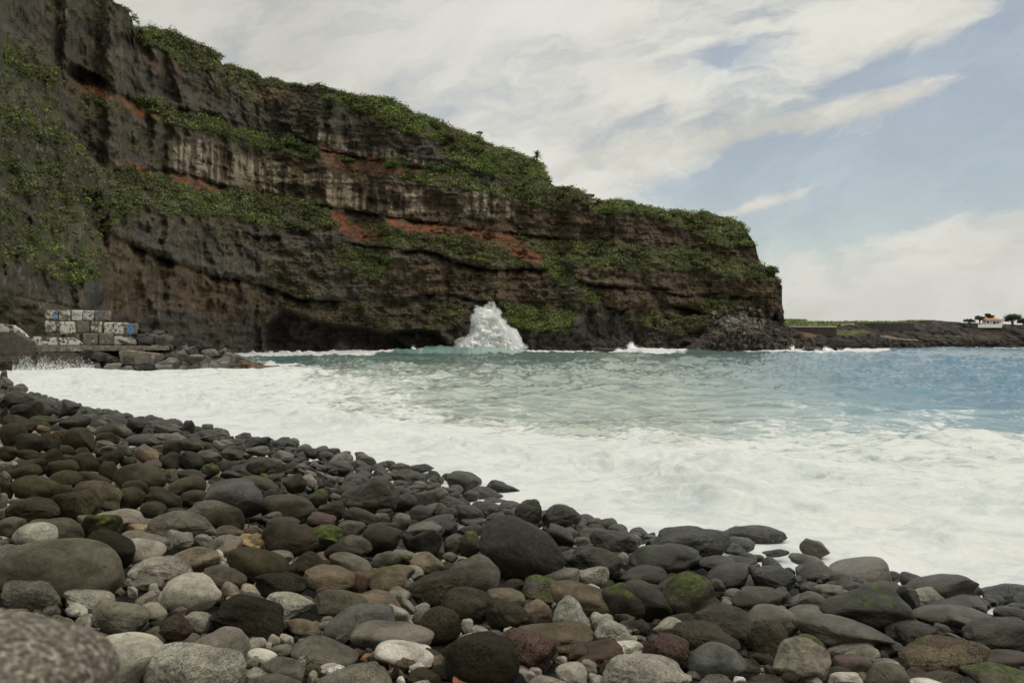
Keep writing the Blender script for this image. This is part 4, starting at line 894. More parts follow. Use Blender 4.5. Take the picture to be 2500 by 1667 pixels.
def make_spray():
    big = c6((680,740),(700,660),(820,610),(880,560),(890,490),(960,440),(1010,470),(920,370),(895,290),(950,270),(970,180),(1040,195),(1090,150),(1160,150),(1200,210),(1260,230),(1310,300),(1360,380),(1400,470),(1430,560),(1500,650),(1580,730),(1560,790),(700,790))
    plume(big, 318, 2.4, .55, 3, 'wave_splash', 'tall white plume of spray bursting against the cliff foot', 15000, (.035, .13), 1.5)
    plume(c6((1420,500),(1450,440),(1530,520),(1590,640),(1640,735),(1400,745),(1440,640),(1460,600)), 319.5, .6, .55, 9, 'thin_splash', 'thin mist drifting off the right side of the tall plume', 5000, (.03, .08), 2.6)
    plume(c4((525,1205),(530,1180),(600,1190),(620,1150),(635,1148),(650,1170),(690,1175),(740,1198),(900,1207),(700,1222),(540,1215)), 330, 1.0, .5, 11, 'small_splash', 'small white burst at the cliff foot right of the tall plume', 1200, (.04, .12))
    plume(c4((1560,1202),(1640,1192),(1665,1160),(1675,1190),(1800,1187),(1860,1195),(1870,1170),(1900,1190),(2010,1198),(2010,1208),(1600,1208)), 350, .9, .5, 12, 'surf_burst', 'white surf breaking round the tip of the headland', 1200, (.04, .12))
    plume(c6((20,745),(40,700),(70,690),(110,730),(250,748),(60,757)), 305, .7, .5, 13, 'wave_crest', 'small white crest left of the tall plume', 300, (.03, .09))
    # drifting mist: real air full of fine water, thick near the burst, torn outside
    def mat_mist(name, dens, sc, lo, hi):
        m = bpy.data.materials.new(name); m.use_nodes = True; nt = m.node_tree; nt.nodes.clear(); g = NG(nt); out = g.n('ShaderNodeOutputMaterial'); pv = g.n('ShaderNodeVolumePrincipled')
        pv.inputs['Color'].default_value = (.97, .98, .98, 1); pv.inputs['Anisotropy'].default_value = .1
        P = g.pos(); n = g.noise(P, sc, 4, .62, .4); g.l(g.math('MULTIPLY', g.ramp(n, lo, hi), dens), pv.inputs['Density']); g.l(pv.outputs[0], out.inputs['Volume']); return m
    bv, bf = ico(4); gg = np.random.default_rng(8); k = 0
    vm = mat_mist('splash_mist', .9, .38, .42, .62); Vs = []
    t = empty('mist_cloud', tuple(wpt(1192, 800, 317))); tag(t, 'soft torn mist hanging round the tall plume', kind='stuff')
    for (px, py, w, h) in [(1178, 775, 62, 52), (1196, 808, 104, 70), (1150, 836, 78, 34), (1232, 828, 88, 58), (1205, 770, 46, 44)]:
        s = 317 / F; v = bv * np.array([w / 2 * s, 3.0, h / 2 * s]) * (1 + .22 * fbm(bv[:, 0] * 2 + px, bv[:, 1] * 2, bv[:, 2] * 2, 3, 5))[:, None] + wpt(px, py, 317) - wpt(1192, 800, 317)
        link('puff', raw_mesh('puff', v, bf), vm, t)
    vm2 = mat_mist('shore_mist', 1.5, 1.9, .44, .66); t = empty('shore_mist', (0, 30, 0)); tag(t, 'thin white mist blown up where the wave breaks behind the stones', kind='stuff')
    for (px, py, w, h) in [(120, 935, 120, 50), (235, 955, 130, 50), (330, 985, 120, 46), (500, 1018, 130, 62), (600, 1035, 110, 46), (860, 1075, 110, 44), (1010, 1085, 130, 70), (1125, 1120, 120, 62), (1330, 1195, 130, 46), (1560, 1230, 180, 50), (2050, 1290, 200, 60)]:
        Yc = 1.06 * CAMH * F / (py + h * .32 - HY); s = Yc / F; v = bv * np.array([w / 2 * s, w * .3 * s, h / 2 * s]) * (1 + .3 * fbm(bv[:, 0] * 2 + px, bv[:, 1] * 2, bv[:, 2] * 2, 3, 5))[:, None] + wpt(px, py, Yc) - np.array([0, 30, 0])
        link('puff', raw_mesh('puff', v, bf), vm2, t)
    g = np.random.default_rng(5); Ps = []; Rs = []
    # run of white water along the cliff foot
    for x0, x1, Y0, Y1, n, hh in [(556, 940, 300, 312, 5000, .9), (1270, 1500, 322, 334, 2500, .7), (2160, 2540, 560, 585, 2500, 1.1)]:
        x = g.uniform(x0, x1, n); f = (x - x0) / (x1 - x0); Y = Y0 + (Y1 - Y0) * f; h = hh * np.clip(.45 + fbm(x / 14, 0, 0, 4, 14), 0, 2)
        Ps.append(np.stack([(x - CX) / F * Y, Y + g.normal(size=n) * 1, g.random(n) ** 1.5 * h], 1)); Rs.append(g.uniform(.06, .26, n))
    V, Fs = drops(np.concatenate(Ps), np.concatenate(Rs)); tag(link('surf_spray', raw_mesh('surf_spray', V, Fs), MAT_SPRAY), 'low white surf along the foot of the cliff and far shore', kind='stuff')
    # spray over the breaking shore wave
    pts = []; rad = []
    seglen = np.linalg.norm(np.diff(SH, axis=0), axis=1)
    for i, (a, b) in enumerate(zip(SH[:-1], SH[1:])):
        nrm = np.array([b[1] - a[1], -(b[0] - a[0])]); nrm /= np.linalg.norm(nrm)
        mid = (a + b) / 2
        if mid[1] < 9 or mid[0] > 12: continue
        n = int(seglen[i] * (0 if mid[1] < 34 else 0))
        if n == 0: continue
        t = g.random(n); off = g.uniform(.8, 6.0, n)
        q = a[None] + (b - a)[None] * t[:, None] + nrm[None] * off[:, None]
        nz = fbm(q[:, 0] / 1.3, q[:, 1] / 1.3, 0, 3, 500) + .25; keep = nz > .12
        q = q[keep]; nz = nz[keep]; burst = np.exp(g.normal(size=len(q)) * .6) * .16 * nz * (1 + (mid[1] > 34) * 2.0)
        z = .18 + g.random(len(q)) ** 1.3 * burst * 2.4 + .15
        pts.append(np.stack([q[:, 0], q[:, 1], z], 1)); rad.append(g.uniform(.004, .016, len(q)) * (1 + (mid[1] > 30) * 1.0))
    # dark-backed droplets thrown up at the far left, in front of the jetty wall
    n = 6500; x = g.uniform(30, 230, n); y = 912 - np.abs(g.normal(size=n)) * 15 * (1 + .6 * fbm(x / 14, 0, 0, 3, 15)) ; Y = 88 + g.normal(size=n) * 2.
    pts.append(np.stack([(x - CX) / F * Y, Y, CAMH - (y - HY) / F * Y], 1)); rad.append(.008 + .028 * g.random(n) ** 3)
    V, Fs = drops(np.concatenate(pts), np.concatenate(rad)); tag(link('shore_spray', raw_mesh('shore_spray', V, Fs), MAT_SPRAY), 'fine white droplets thrown up in front of the dark jetty wall', kind='stuff')
make_spray()
# ================================================================ STONES
S7 = """0 15 35 60 d
0 40 125 135 dpa
0 95 160 160 g
160 125 300 205 g
200 115 310 150 d
358 108 480 185 dp
440 128 560 195 b
470 112 600 165 dpa
0 165 170 280 bm|brown boulder with a yellow-green cap, just left of the mossy slope of stones
150 170 260 270 gp
225 265 380 400 bpm|upright dark boulder with green fuzz left of the large pitted boulder
70 270 215 385 bm
90 360 210 470 bm
305 210 370 250 g
320 235 370 268 g
365 245 440 300 g
385 193 450 240 g
435 213 515 265 g
355 268 442 365 lW
470 275 560 355 g
500 190 655 280 bp
480 345 545 400 b
520 390 600 435 g
505 235 575 285 d
595 280 960 535 bp|large leaning brown boulder full of pits, above the long smooth boulder
370 365 520 485 bM
105 392 430 550 bs|long smooth brown boulder with a rounded left nose, below the pitted leaning boulder
425 425 630 565 bp
375 505 560 615 r
100 505 235 580 gp
130 535 350 640 b
600 475 840 600 d
800 510 895 600 g
800 485 910 550 d
900 512 1030 625 g
740 575 930 625 d
95 560 450 790 b|broad brown slab joined on its right by a mossy ridge
340 590 600 745 bM|mossy ridge stone with a bright green top edge, right end of the broad brown slab
565 562 745 680 bg
715 585 965 775 ds|dark smooth boulder with a dull sheen, above the tan boulder in the middle
600 655 785 800 bg
485 695 740 820 da
0 635 150 760 yp|rough straw-coloured stone with a grooved surface
650 190 760 250 b
785 193 880 245 d
885 200 1030 275 b
985 205 1170 270 dpf
675 220 790 290 d
790 235 890 262 bf
880 240 1120 345 bp
1120 248 1215 310 dp
1135 283 1195 330 d
1215 265 1270 318 da
765 280 860 370 b
820 275 910 340 b
860 350 1035 410 bp
915 310 1020 360 d
985 335 1115 395 b
915 383 1065 510 dp
1035 385 1130 480 b
1100 350 1265 470 gp
1200 353 1330 415 b
1245 390 1360 450 dp
1245 250 1465 400 ds|smooth dark dome-shaped boulder at the foam edge, beside the flat driftwood-like stone
1475 310 1700 415 dpf|flat dark stone sloping into the foam, just right of the smooth dome-shaped boulder
1390 350 1600 435 bp
1475 420 1640 465 bf
1475 445 1590 490 d
1325 420 1395 480 d
1010 465 1185 570 d|dark stone with a pale flat top, above the shiny wet boulder
1175 448 1260 535 g
1225 440 1310 490 b
1200 480 1310 580 d
1305 458 1480 600 da|dark peaked stone above the flat pale-grey disc
1050 518 1315 660 dW|shiny wet dark boulder catching the sky, left of the flat pale-grey disc
1330 540 1495 600 gf|flat pale-grey disc-like stone above the largest round dark boulder
1310 583 1470 665 dp
1460 572 1540 650 g
1480 510 1610 580 bp
1610 455 1700 545 b
1660 425 1840 630 dp|tall dark upright boulder just behind the largest round dark boulder
1835 453 2085 640 da|dark angular peaked boulder at the foam edge, right of the tall upright one
2170 543 2310 640 bs|low smooth dome surrounded by foam, left of the saddle-backed boulder
1450 533 1975 980 dpR|largest round dark boulder, deeply pitted, in the middle of the beach
1330 625 1480 800 bM|small mossy stone with a bright green edge against the largest round dark boulder
995 565 1230 680 g
1010 605 1225 790 dp
960 640 1060 760 d
1230 640 1350 785 gp
1220 758 1320 825 gp
780 740 980 880 bg
900 738 1075 830 gs
965 770 1075 870 bM
1020 757 1240 900 tm|tan stone with a green patch on its right, left of the moss-capped grey boulder
1240 770 1580 1010 gm|grey boulder with a bright yellow-green cap, lower left of the largest round boulder
520 758 780 915 gs|two-tone smooth grey stone, above the round tan boulder
245 752 500 930 bp
80 742 290 850 g
45 876 385 1045 dp
345 840 685 1030 t|round smooth tan boulder in the middle of the beach
600 872 760 1020 r
705 830 1045 1010 tm|tan stone with moss on its right tip, right of the round tan boulder
975 835 1105 940 l
870 912 1040 1020 gp
1030 860 1400 1115 bp|broad brown stone covered in fine pits, below the moss-capped grey boulder
1205 970 1560 1200 bp|long brown pitted boulder lying below the moss-capped grey boulder
1480 1050 1755 1250 bp
1475 980 1735 1110 t
1525 1020 1710 1130 g
1710 1048 1900 1210 t
1580 920 1740 1010 dm
1720 895 1990 1070 gM|light grey stone spread with yellow-green moss, left of the flat-faced tan slab
1735 848 2080 970 gs|smooth pale saddle-shaped stone under the right side of the largest round boulder
2040 845 2260 970 lp|rough pale rock lying on the end of the saddle-shaped stone
1885 930 2290 1170 t|flat-faced tan slab streaked with pale scratches
1970 720 2290 920 dp
2050 610 2290 710 bm
2050 660 2140 740 g
1860 580 2045 720 dW
90 997 420 1185 lp|pale stone with a few deep round holes near the striped dark boulder
320 1020 430 1120 g
415 985 760 1185 bg
425 975 520 1070 r
600 998 760 1050 t
690 995 980 1170 t
855 972 1035 1080 lt
965 1040 1055 1160 l|small upright bluish-white stone in the middle of the dry stones
1030 1070 1145 1150 l
1035 1110 1130 1220 g
495 1085 930 1320 sa|grey slate-like stone with a sharp ridge, above the long smooth grey boulder
850 1080 1040 1230 l
1055 1093 1340 1330 bpR|round speckled dark grey stone, right of the slate-like ridged stone
1335 1170 1415 1265 l
260 1168 465 1290 tR
455 1178 565 1255 l
465 1235 545 1295 l
545 1255 630 1325 g
140 1262 215 1350 l
200 1260 300 1335 l
90 1268 145 1325 d
655 1183 1165 1390 gs|long smooth grey boulder above the smooth off-white boulder
795 1307 1175 1490 ws|smooth off-white boulder in the bottom middle, below the long smooth grey boulder
1395 1213 1600 1350 l
280 1278 700 1480 gs|smooth grey-brown boulder tilted down to the right, left of the off-white boulder
1535 1225 1940 1530 rp|reddish brown boulder with fine pits, bottom middle right
1230 1262 1700 1640 dpR|large nearly black pitted boulder at the bottom middle
1660 1195 2160 1385 tb|long tan stone darkening to its right end, above the reddish pitted boulder
1900 1025 2140 1280 lp|pale rough stone with a narrow peak, below the flat-faced tan slab
2140 1135 2280 1275 lW
2160 1170 2400 1350 lp|pale boulder with dark spots, right of the peaked rough stone
2080 1250 2160 1310 l
2000 1310 2330 1460 rb
1920 1400 1995 1460 l
1880 1330 1950 1410 g
0 1350 185 1465 ws|white elongated stone at the bottom left of the middle
0 1395 85 1490 lt
130 1328 300 1420 g
0 1285 100 1385 g
310 1400 380 1485 lt
355 1450 470 1535 b
75 1408 375 1600 g
380 1490 445 1580 l
0 1482 210 1600 lg
50 1520 390 1640 g
430 1430 910 1660 gpR|wide grey boulder cut by the bottom edge, below the tilted grey-brown one
640 1350 760 1410 br
710 1385 800 1440 o|small orange-brown stone left of the off-white boulder
750 1400 850 1480 bp
740 1345 790 1390 g
910 1395 1080 1500 tp
1050 1345 1240 1480 bs
1105 1395 1225 1490 t
1010 1440 1125 1545 w|small round white stone leaning on the nearly black boulder
1005 1475 1220 1600 db
935 1525 995 1590 w
950 1500 1010 1560 b
840 1420 890 1480 d
880 1430 920 1480 o
900 1470 955 1550 d
1280 1518 1415 1620 o
1650 1440 1780 1520 l
1690 1490 1800 1560 l
1680 1420 1760 1480 l
1920 1445 2120 1600 lw
2080 1420 2180 1515 g
2125 1505 2220 1600 w
1750 1470 1840 1540 l
1755 1520 1990 1640 lt
2195 1430 2330 1560 rb"""
S8 = """362 503 820 700 dp|long dark boulder with a dip in its back at the foam edge
735 495 1105 610 dpf|flat dark rock reaching out into the foam behind the long dipped boulder
780 555 945 645 d
790 590 890 665 d
1170 565 1330 670 bW|low rounded rock awash in foam to the right of the flat dark rock
985 628 1130 655 d
930 648 995 690 d
20 512 140 570 dm
88 520 345 665 dpm
200 540 350 620 g
0 555 95 620 g
60 592 200 640 g
0 612 252 785 dpm
230 635 305 715 l|small pale stone between two dark mossy boulders
300 590 660 770 dm|smooth dark boulder with faint moss below the long dipped boulder
570 635 680 730 b
240 705 495 820 d
648 655 880 765 b
780 650 960 745 d
680 690 930 840 ds
930 712 1170 870 dp
985 740 1165 860 bg
1120 638 1310 730 gb
1170 685 1355 825 bsW|glossy brown boulder, wet and barrel-shaped, near the water
1325 663 1640 830 gs|large smooth grey boulder at the water, right of the glossy brown one
1400 743 1525 820 b
1480 752 1680 830 b
1175 803 1255 858 b
1745 740 2085 910 db|dark rounded boulder standing alone in the foam at the right
1760 812 1930 915 lW|small shiny pale-backed stone in front of the lone dark boulder
1680 805 1805 955 dp
2120 800 2420 900 dpa
2290 850 2420 975 d
402 733 780 1000 bM|boulder coated in bright green moss, the greenest of all
150 800 370 1010 dM|dark rounded stone with a green tuft, joined to the flat-faced tan slab
175 775 515 1000 dm
700 775 795 880 d
780 825 880 890 g
770 865 840 920 g
770 880 830 935 l
825 830 1090 950 bm
870 815 1060 870 g
1000 822 1150 915 dW|narrow wet stone with a blue sheen below the barrel-shaped brown boulder
1125 838 1315 960 gb
1250 800 1480 890 g
1290 805 1740 1080 dm|big dark boulder with a green patch on its right shoulder
885 908 1155 1030 gs
590 920 970 1160 bp|broad brown pitted boulder right below the greenest boulder
520 995 860 1210 bp
1855 863 2155 960 b
1780 922 2195 1045 bs|long smooth brown boulder below the lone dark boulder
2190 908 2420 1030 d
1620 990 1870 1120 db
1860 1010 1970 1090 b
1955 965 2200 1100 b
2040 978 2420 1190 db
1690 1010 1890 1150 dp
1935 1053 2070 1150 g
1130 935 1640 1165 g|long grey boulder with a row of dark holes along its back
1085 975 1180 1085 gb
1180 1020 1290 1080 lg
910 985 1135 1230 bp|upright brown pitted stone left of the long boulder with dark holes
965 980 1000 1030 g
210 945 330 1000 tg
90 953 205 1075 lp
410 975 620 1080 wt|whitish streaked stone with a flat top between two brown boulders
0 1045 110 1145 dW
35 1050 105 1100 l
330 1065 610 1290 rp|purplish red boulder full of holes
215 1095 365 1170 w
235 1065 320 1120 l
0 1100 260 1250 rb
580 1095 905 1310 sa|slate grey stone with flat facets right of the purplish boulder
40 1195 125 1285 gl
140 1155 620 1400 lp|wide light boulder cut by the bottom edge, below the purplish boulder
0 1225 75 1330 l
70 1270 160 1330 w
590 1255 670 1310 g
1045 1085 1360 1340 lta|light tan boulder crossed by cracks, mossy behind its top
1120 1065 1310 1200 bM
930 1155 1050 1235 b
860 1155 920 1200 b
860 1190 935 1230 b
860 1210 975 1270 b
795 1235 880 1300 d
970 1240 1005 1275 w
1000 1225 1080 1290 rb
1080 1262 1195 1340 d
1195 1280 1305 1340 l
905 1280 1120 1370 bp
630 1275 830 1370 gp
830 1280 900 1340 w
1300 1085 1570 1180 lgp
1395 1130 1600 1220 lg
1355 1170 1565 1275 rs|smooth dull-red stone right of the cracked light tan boulder
1590 1095 1730 1190 dW
1560 1190 1690 1245 g
1710 1065 2130 1290 tpm|large speckled tan-brown boulder with an olive bloom at the lower right
1530 1215 1750 1370 gb
1340 1253 1510 1370 wl|egg-shaped pale stone at the bottom right
1730 1230 1870 1290 b
1700 1250 2050 1360 bp
1730 1290 1950 1370 w
2105 1145 2420 1250 rb
2195 1050 2420 1160 dp
2040 1200 2420 1370 gM|broad stone mottled green and grey in the lower right corner"""
S6 = """0 35 65 120 dg
0 5 35 65 d
5 110 150 200 bp
60 160 215 285 da|large dark faceted boulder at the far upper left of the beach
165 150 270 205 b
185 175 265 245 b
290 150 395 245 ds|tall dark stone with a rounded peak, closest to the foam at the upper left
260 185 310 235 b
15 230 175 330 bs
0 190 35 270 d
0 265 135 390 bs|big smooth brown boulder at the left edge, below the dark faceted one
155 235 305 295 bm
160 260 250 312 b
180 280 250 330 t
82 320 225 435 ds
190 320 293 420 b
330 290 480 425 bs|round brown boulder under the dark boulder with a smooth sloping back
295 230 450 310 ds|dark boulder with a smooth sloping back at the upper left
300 345 365 390 g
295 380 370 435 b
260 310 330 365 b
470 315 590 390 b
630 242 730 320 d|dark bean-shaped stone leaning to the right at the foam edge, upper left
555 225 630 255 b
490 285 610 355 b
585 290 660 350 g
770 278 910 335 ds|dark low dome of stone beside the jagged upright rock
905 255 972 335 dpa|jagged upright rock sticking out of the stones into the foam
630 325 790 392 s|bluish slate stone among brown ones at the upper left
750 320 930 380 gf
665 375 805 480 t|tan boulder below the bluish slate stone
585 360 660 440 g
480 355 580 395 g
485 380 600 430 g
800 350 920 450 b
895 345 1020 420 bp
885 410 1018 520 dp
795 413 895 515 b
1200 320 1255 372 da
1220 335 1360 420 dpa
1000 325 1100 365 b
1060 355 1125 412 bl
1100 400 1220 460 b
985 405 1110 480 gp
1010 470 1100 550 dM
1095 505 1215 555 b
880 500 1030 565 b
190 397 310 485 b
0 385 100 465 b
85 400 190 455 b
350 415 500 530 bs
370 390 450 435 b
300 425 370 470 b
490 405 620 500 bp
495 457 600 570 bd
605 440 680 500 b
580 472 845 615 bs|smooth broad brown boulder in the middle of the left side
805 497 890 570 gM
715 453 810 510 g
55 445 235 550 b
60 475 210 570 b
230 452 390 550 bs
240 507 430 605 bs
390 510 545 615 bs
65 528 300 670 bs|broad brown boulder with a shallow hollow on the left side
0 470 55 530 g
0 550 70 650 bp
0 510 50 570 g
70 595 180 650 g
265 578 370 650 b
240 600 500 775 bpa|jagged blocky brown boulder on the left side
375 555 610 715 tb
600 555 745 650 b
570 588 720 705 b
735 583 820 650 b
720 590 910 720 da
845 532 1030 650 bs
890 605 1035 700 b
1020 545 1325 755 dsW|big dark wet boulder with a pale vein, top of the middle of the beach
1185 530 1400 665 bm
1280 520 1400 615 bM
1315 630 1440 735 gp
945 648 1180 755 g
1010 685 1220 820 bm
705 660 830 750 b
835 690 950 740 b
40 640 320 775 bp
0 620 40 710 g
0 690 50 755 g
0 740 125 840 gb
120 745 410 880 gb
75 765 290 890 lsR|pale round stone lying on the grey ones at the left
410 725 600 860 dM|dark stone with a thick moss side, right of the pale round stone
385 725 480 800 lt
480 695 730 815 lt
630 770 790 860 ty
725 710 1085 880 gp|wide rough grey stone above the dark slate boulder
0 850 630 1190 bgs|largest smooth grey boulder with a dark notch, at the left
0 955 145 1120 gp
230 850 325 905 l
300 865 520 955 rpf|flat rusty stone lying behind the largest grey boulder
395 800 690 1030 ds|dark slate boulder sloping right behind the largest grey boulder
590 810 850 945 g
610 845 820 975 ls
810 800 970 920 lp
965 825 1070 900 lg
1035 825 1210 930 lt
1070 780 1220 850 bt
1175 825 1350 915 yp|straw-yellow striped stone between grey ones
840 888 1100 1030 t
1075 900 1120 970 w
655 932 955 1070 lp|light blue-grey oval stone with dark flecks right of the largest grey boulder
1000 975 1240 1115 gb
1125 890 1440 1085 bs|large brown boulder with a smooth back left of the round tan boulder
790 1020 1110 1225 ls|smooth light boulder with one crease down its middle
655 1037 810 1125 lt
620 1045 665 1095 l
640 1085 690 1145 l
740 1070 800 1150 l
675 1110 800 1200 lg
790 1110 845 1170 l
795 1145 885 1205 g
1105 1060 1200 1160 lt
1200 1072 1300 1155 lt
1120 1050 1200 1100 l
915 1208 1070 1325 gl
25 1055 320 1220 gp
320 1090 580 1215 lp
325 1170 440 1240 l
445 1150 750 1350 ga|angular grey stone with a dark face above the twin pale boulders
680 1165 830 1270 lt
740 1225 960 1390 bpr|brown pitted stone right of the angular grey one
730 1285 830 1380 gr
960 1280 1245 1470 gl
1050 1130 1440 1365 dpf|big dark boulder with striped grain across it, low on the left
840 1205 910 1260 d
860 1185 930 1235 t
485 1308 840 1450 ls|low pale boulder partly behind the twin pale one at the bottom left
500 1370 800 1610 ls|smooth pale boulder touching the blurred rock's right side
720 1360 1225 1640 lpR|widest pale boulder at the bottom left, finely flecked
1195 1340 1325 1435 l
350 1200 400 1240 w"""
BASEC = dict(d=(.025,.022,.012), b=(.043,.035,.019), g=(.120,.107,.082), l=(.285,.262,.212), w=(.44,.41,.35), r=(.080,.050,.038), t=(.150,.117,.078), y=(.30,.22,.12), o=(.34,.17,.08), s=(.080,.080,.070))
def parse(txt, ox, oy, sc):
    out = []
    for ln in txt.strip().splitlines():
        a, _, lab = ln.partition('|'); x0, y0, x1, y1, fl = a.split()
        out.append([ox + float(x0) / sc, oy + float(y0) / sc, ox + float(x1) / sc, oy + float(y1) / sc, fl, lab.strip()])
    return out
ST = parse(S6, 0, 900, 2.044) + parse(S7, 600, 1050, 2.541) + parse(S8, 1400, 1050, 2.138)

def ray_beach(px, py):
    """where the sight line through a point of the photo meets the beach"""
    Ys = np.geomspace(2.5, 95, 500); X = (px - CX) / F * Ys; Z = CAMH - (py - HY) / F * Ys
    bz = beach_z(X, Ys); i = np.argmax(Z < np.maximum(bz, .06)); return float(Ys[i]) if Z[i] < max(bz[i], .06) else 95.

def stone_shape(sub, fl, seed, big=True):
    g = np.random.default_rng(seed); bv, bf = ico(sub); v = bv.astype(np.float64)
    p = g.uniform(2.05, 2.6) if 'R' not in fl else 2.05
    if 'a' in fl: p = 2.6
    v = v / (np.abs(v) ** p).sum(1)[:, None] ** (1 / p)
    # broad asymmetry: a flattened body lying at a slant
    if 'R' not in fl:
        sq = g.uniform(.52, .85) if 'a' not in fl else g.uniform(.6, .9); ang = math.radians(g.normal() * 17 - 11); ca, sa = math.cos(ang), math.sin(ang)
        v = v * np.array([1, .9, sq]); v = np.stack([v[:, 0] * ca - v[:, 2] * sa, v[:, 1], v[:, 0] * sa + v[:, 2] * ca], 1)
    v[:, 2] *= 1 + .26 * np.clip(g.normal(), -1.6, 1.6) * v[:, 0] * (0 if 'R' in fl else 1)
    v[:, 0] += .22 * g.normal() * v[:, 2]
    ncut = 9 if 'a' in fl else (3 if 'R' in fl else 7)
    for _ in range(ncut):
        d = g.normal(size=3); d /= np.linalg.norm(d); k = g.uniform(.60, .88) if 'a' in fl else (g.uniform(.72, .95) if 'R' in fl else g.uniform(.56, .88)); soft = .015 if 'a' in fl else .065
        h = v @ d; e = h - k; ex = soft * np.log1p(np.exp(np.clip(e / soft, -30, 30))); v -= (ex * .85)[:, None] * d
    o = g.uniform(-50, 50, 3)
    n1 = fbm(bv[:, 0] * .9 + o[0], bv[:, 1] * .9 + o[1], bv[:, 2] * .9 + o[2], 2, 7); amp = .19 if 's' in fl or 'R' in fl else .36
    n2 = fbm(bv[:, 0] * 3.2 + o[0], bv[:, 1] * 3.2 + o[1], bv[:, 2] * 3.2 + o[2], 3 if big else 2, 9)
    rough = .085 if ('p' in fl or 'a' in fl) else .045
    if 's' in fl or 'R' in fl: rough *= .5
    v *= (1 + amp * n1 + rough * n2)[:, None]
    if big and not ('s' in fl):
        n3 = fbm(bv[:, 0] * 9 + o[0], bv[:, 1] * 9 + o[1], bv[:, 2] * 9 + o[2], 3, 11); v *= (1 + (.022 if 'p' in fl or 'a' in fl else .008) * n3)[:, None]
    lo = v.min(0); hi = v.max(0); v = (v - (lo + hi) / 2) / ((hi - lo) / 2)
    return v, bf

def stone_color(fl, seed):
    g = np.random.default_rng(seed + 999); cs = [BASEC[c] for i_, c in enumerate(fl) if c in BASEC and (c != 's' or i_ == 0)]; c = np.mean(cs[:2], 0) if len(cs) > 1 else np.array(cs[0]); return c * g.uniform(.82, 1.18) * (1 + g.normal(size=3) * .012)

GRN = np.random.default_rng(123)
rec = []
for k, (x0, y0, x1, y1, fl, lab) in enumerate(ST):
    w = x1 - x0; h = y1 - y0; cx = (x0 + x1) / 2; cy = (y0 + y1) / 2
    Y = ray_beach(cx, y1 - .10 * h)
    s = Y / F; a = w / 2 * s; hh = h / 2 * s
    th = math.atan2(cy - HY, F)
    b = a * GRN.uniform(.75, 1.0) if 'f' not in fl else a * .7
    b = min(b, hh * 1.9)
    q = hh ** 2 - (b * math.sin(th)) ** 2
    c = math.sqrt(q) / math.cos(th) if q > (.35 * hh) ** 2 else .6 * hh
    Yc = Y + b * .35
    rec.append(dict(px=cx, py=cy, w=w, h=h, fl=fl, lab=lab, Yc=Yc, s=s, a=a * Yc / Y, b=b, c=max(c * Yc / Y, .3 * a), area=w * h, seed=k))
order = sorted(range(len(rec)), key=lambda i: -rec[i]['area'])
keep = set(order[:292]) | {i for i in range(len(rec)) if rec[i]['lab']}

def label_for(i, used):
    r = rec[i]
    if r['lab']: return r['lab']
    CN = dict(d='dark', b='brown', g='grey', l='light grey', w='white', r='reddish', t='tan', y='yellowish', o='orange', s='slate grey')
    fl = r['fl']; cn = CN.get(fl[0], 'grey')
    ad = [('W', 'wet'), ('M', 'mossy'), ('m', 'moss-tinged'), ('p', 'pitted'), ('a', 'angular'), ('f', 'flat'), ('s', 'smooth')]
    adj = next((t for c, t in ad if c in fl), 'rounded')
    size = 'small' if r['w'] < 45 else ('' if r['w'] < 95 else 'big')
    base = ' '.join(t for t in (size, adj, cn, 'stone') if t)
    # nearest labelled stones, with the direction from them as seen in the photo
    cand = sorted((math.hypot(r['px'] - q['px'], r['py'] - q['py']), j) for j, q in enumerate(rec) if q['lab'])[:6]
    for dd, j in cand:
        q = rec[j]; dx = r['px'] - q['px']; dy = r['py'] - q['py']; an = math.degrees(math.atan2(-dy, dx)) % 360
        dr = ['right of', 'up and right of', 'above', 'up and left of', 'left of', 'down and left of', 'below', 'down and right of'][int(((an + 22.5) % 360) // 45)]
        dist = 'just' if dd < (r['w'] + q['w']) * .42 else 'a little'
        if dd > 230: dist = 'well'
        short = SHORT[j]
        for lead in (dist,):
            t = f"{base}, {lead} {dr} the {short}"
            if t not in used and len(t.split()) <= 16: return t
    t = f"{base}, second one {dr} the {short}"
    n = 0
    while t in used: n += 1; t = f"{base}, {['third','fourth','fifth','sixth','seventh','eighth','ninth','tenth'][n-1]} one {dr} the {short}"
    return t
SHORT = {}
for i, r in enumerate(rec):
    if r['lab']:
        t = r['lab']
        for cut in (' with ', ' at ', ' in the', ' lying', ' above', ' below', ' behind', ' among', ' between', ' beside', ' left of', ' right ', ' on the', ' just', ' sticking', ' covered', ' crossed', ' cut ', ' near ', ',', ' spread', ' leaning', ' touching', ' sloping', ' surrounded', ' reaching', ' standing', ' joined', ' awash', ' streaked', ' catching', ' coated', ' mottled', ' full of', ' partly', ' along', ' tilted', ' closest', ' darkening'):
            j = t.find(cut)
            if j > 8: t = t[:j]
        SHORT[i] = t
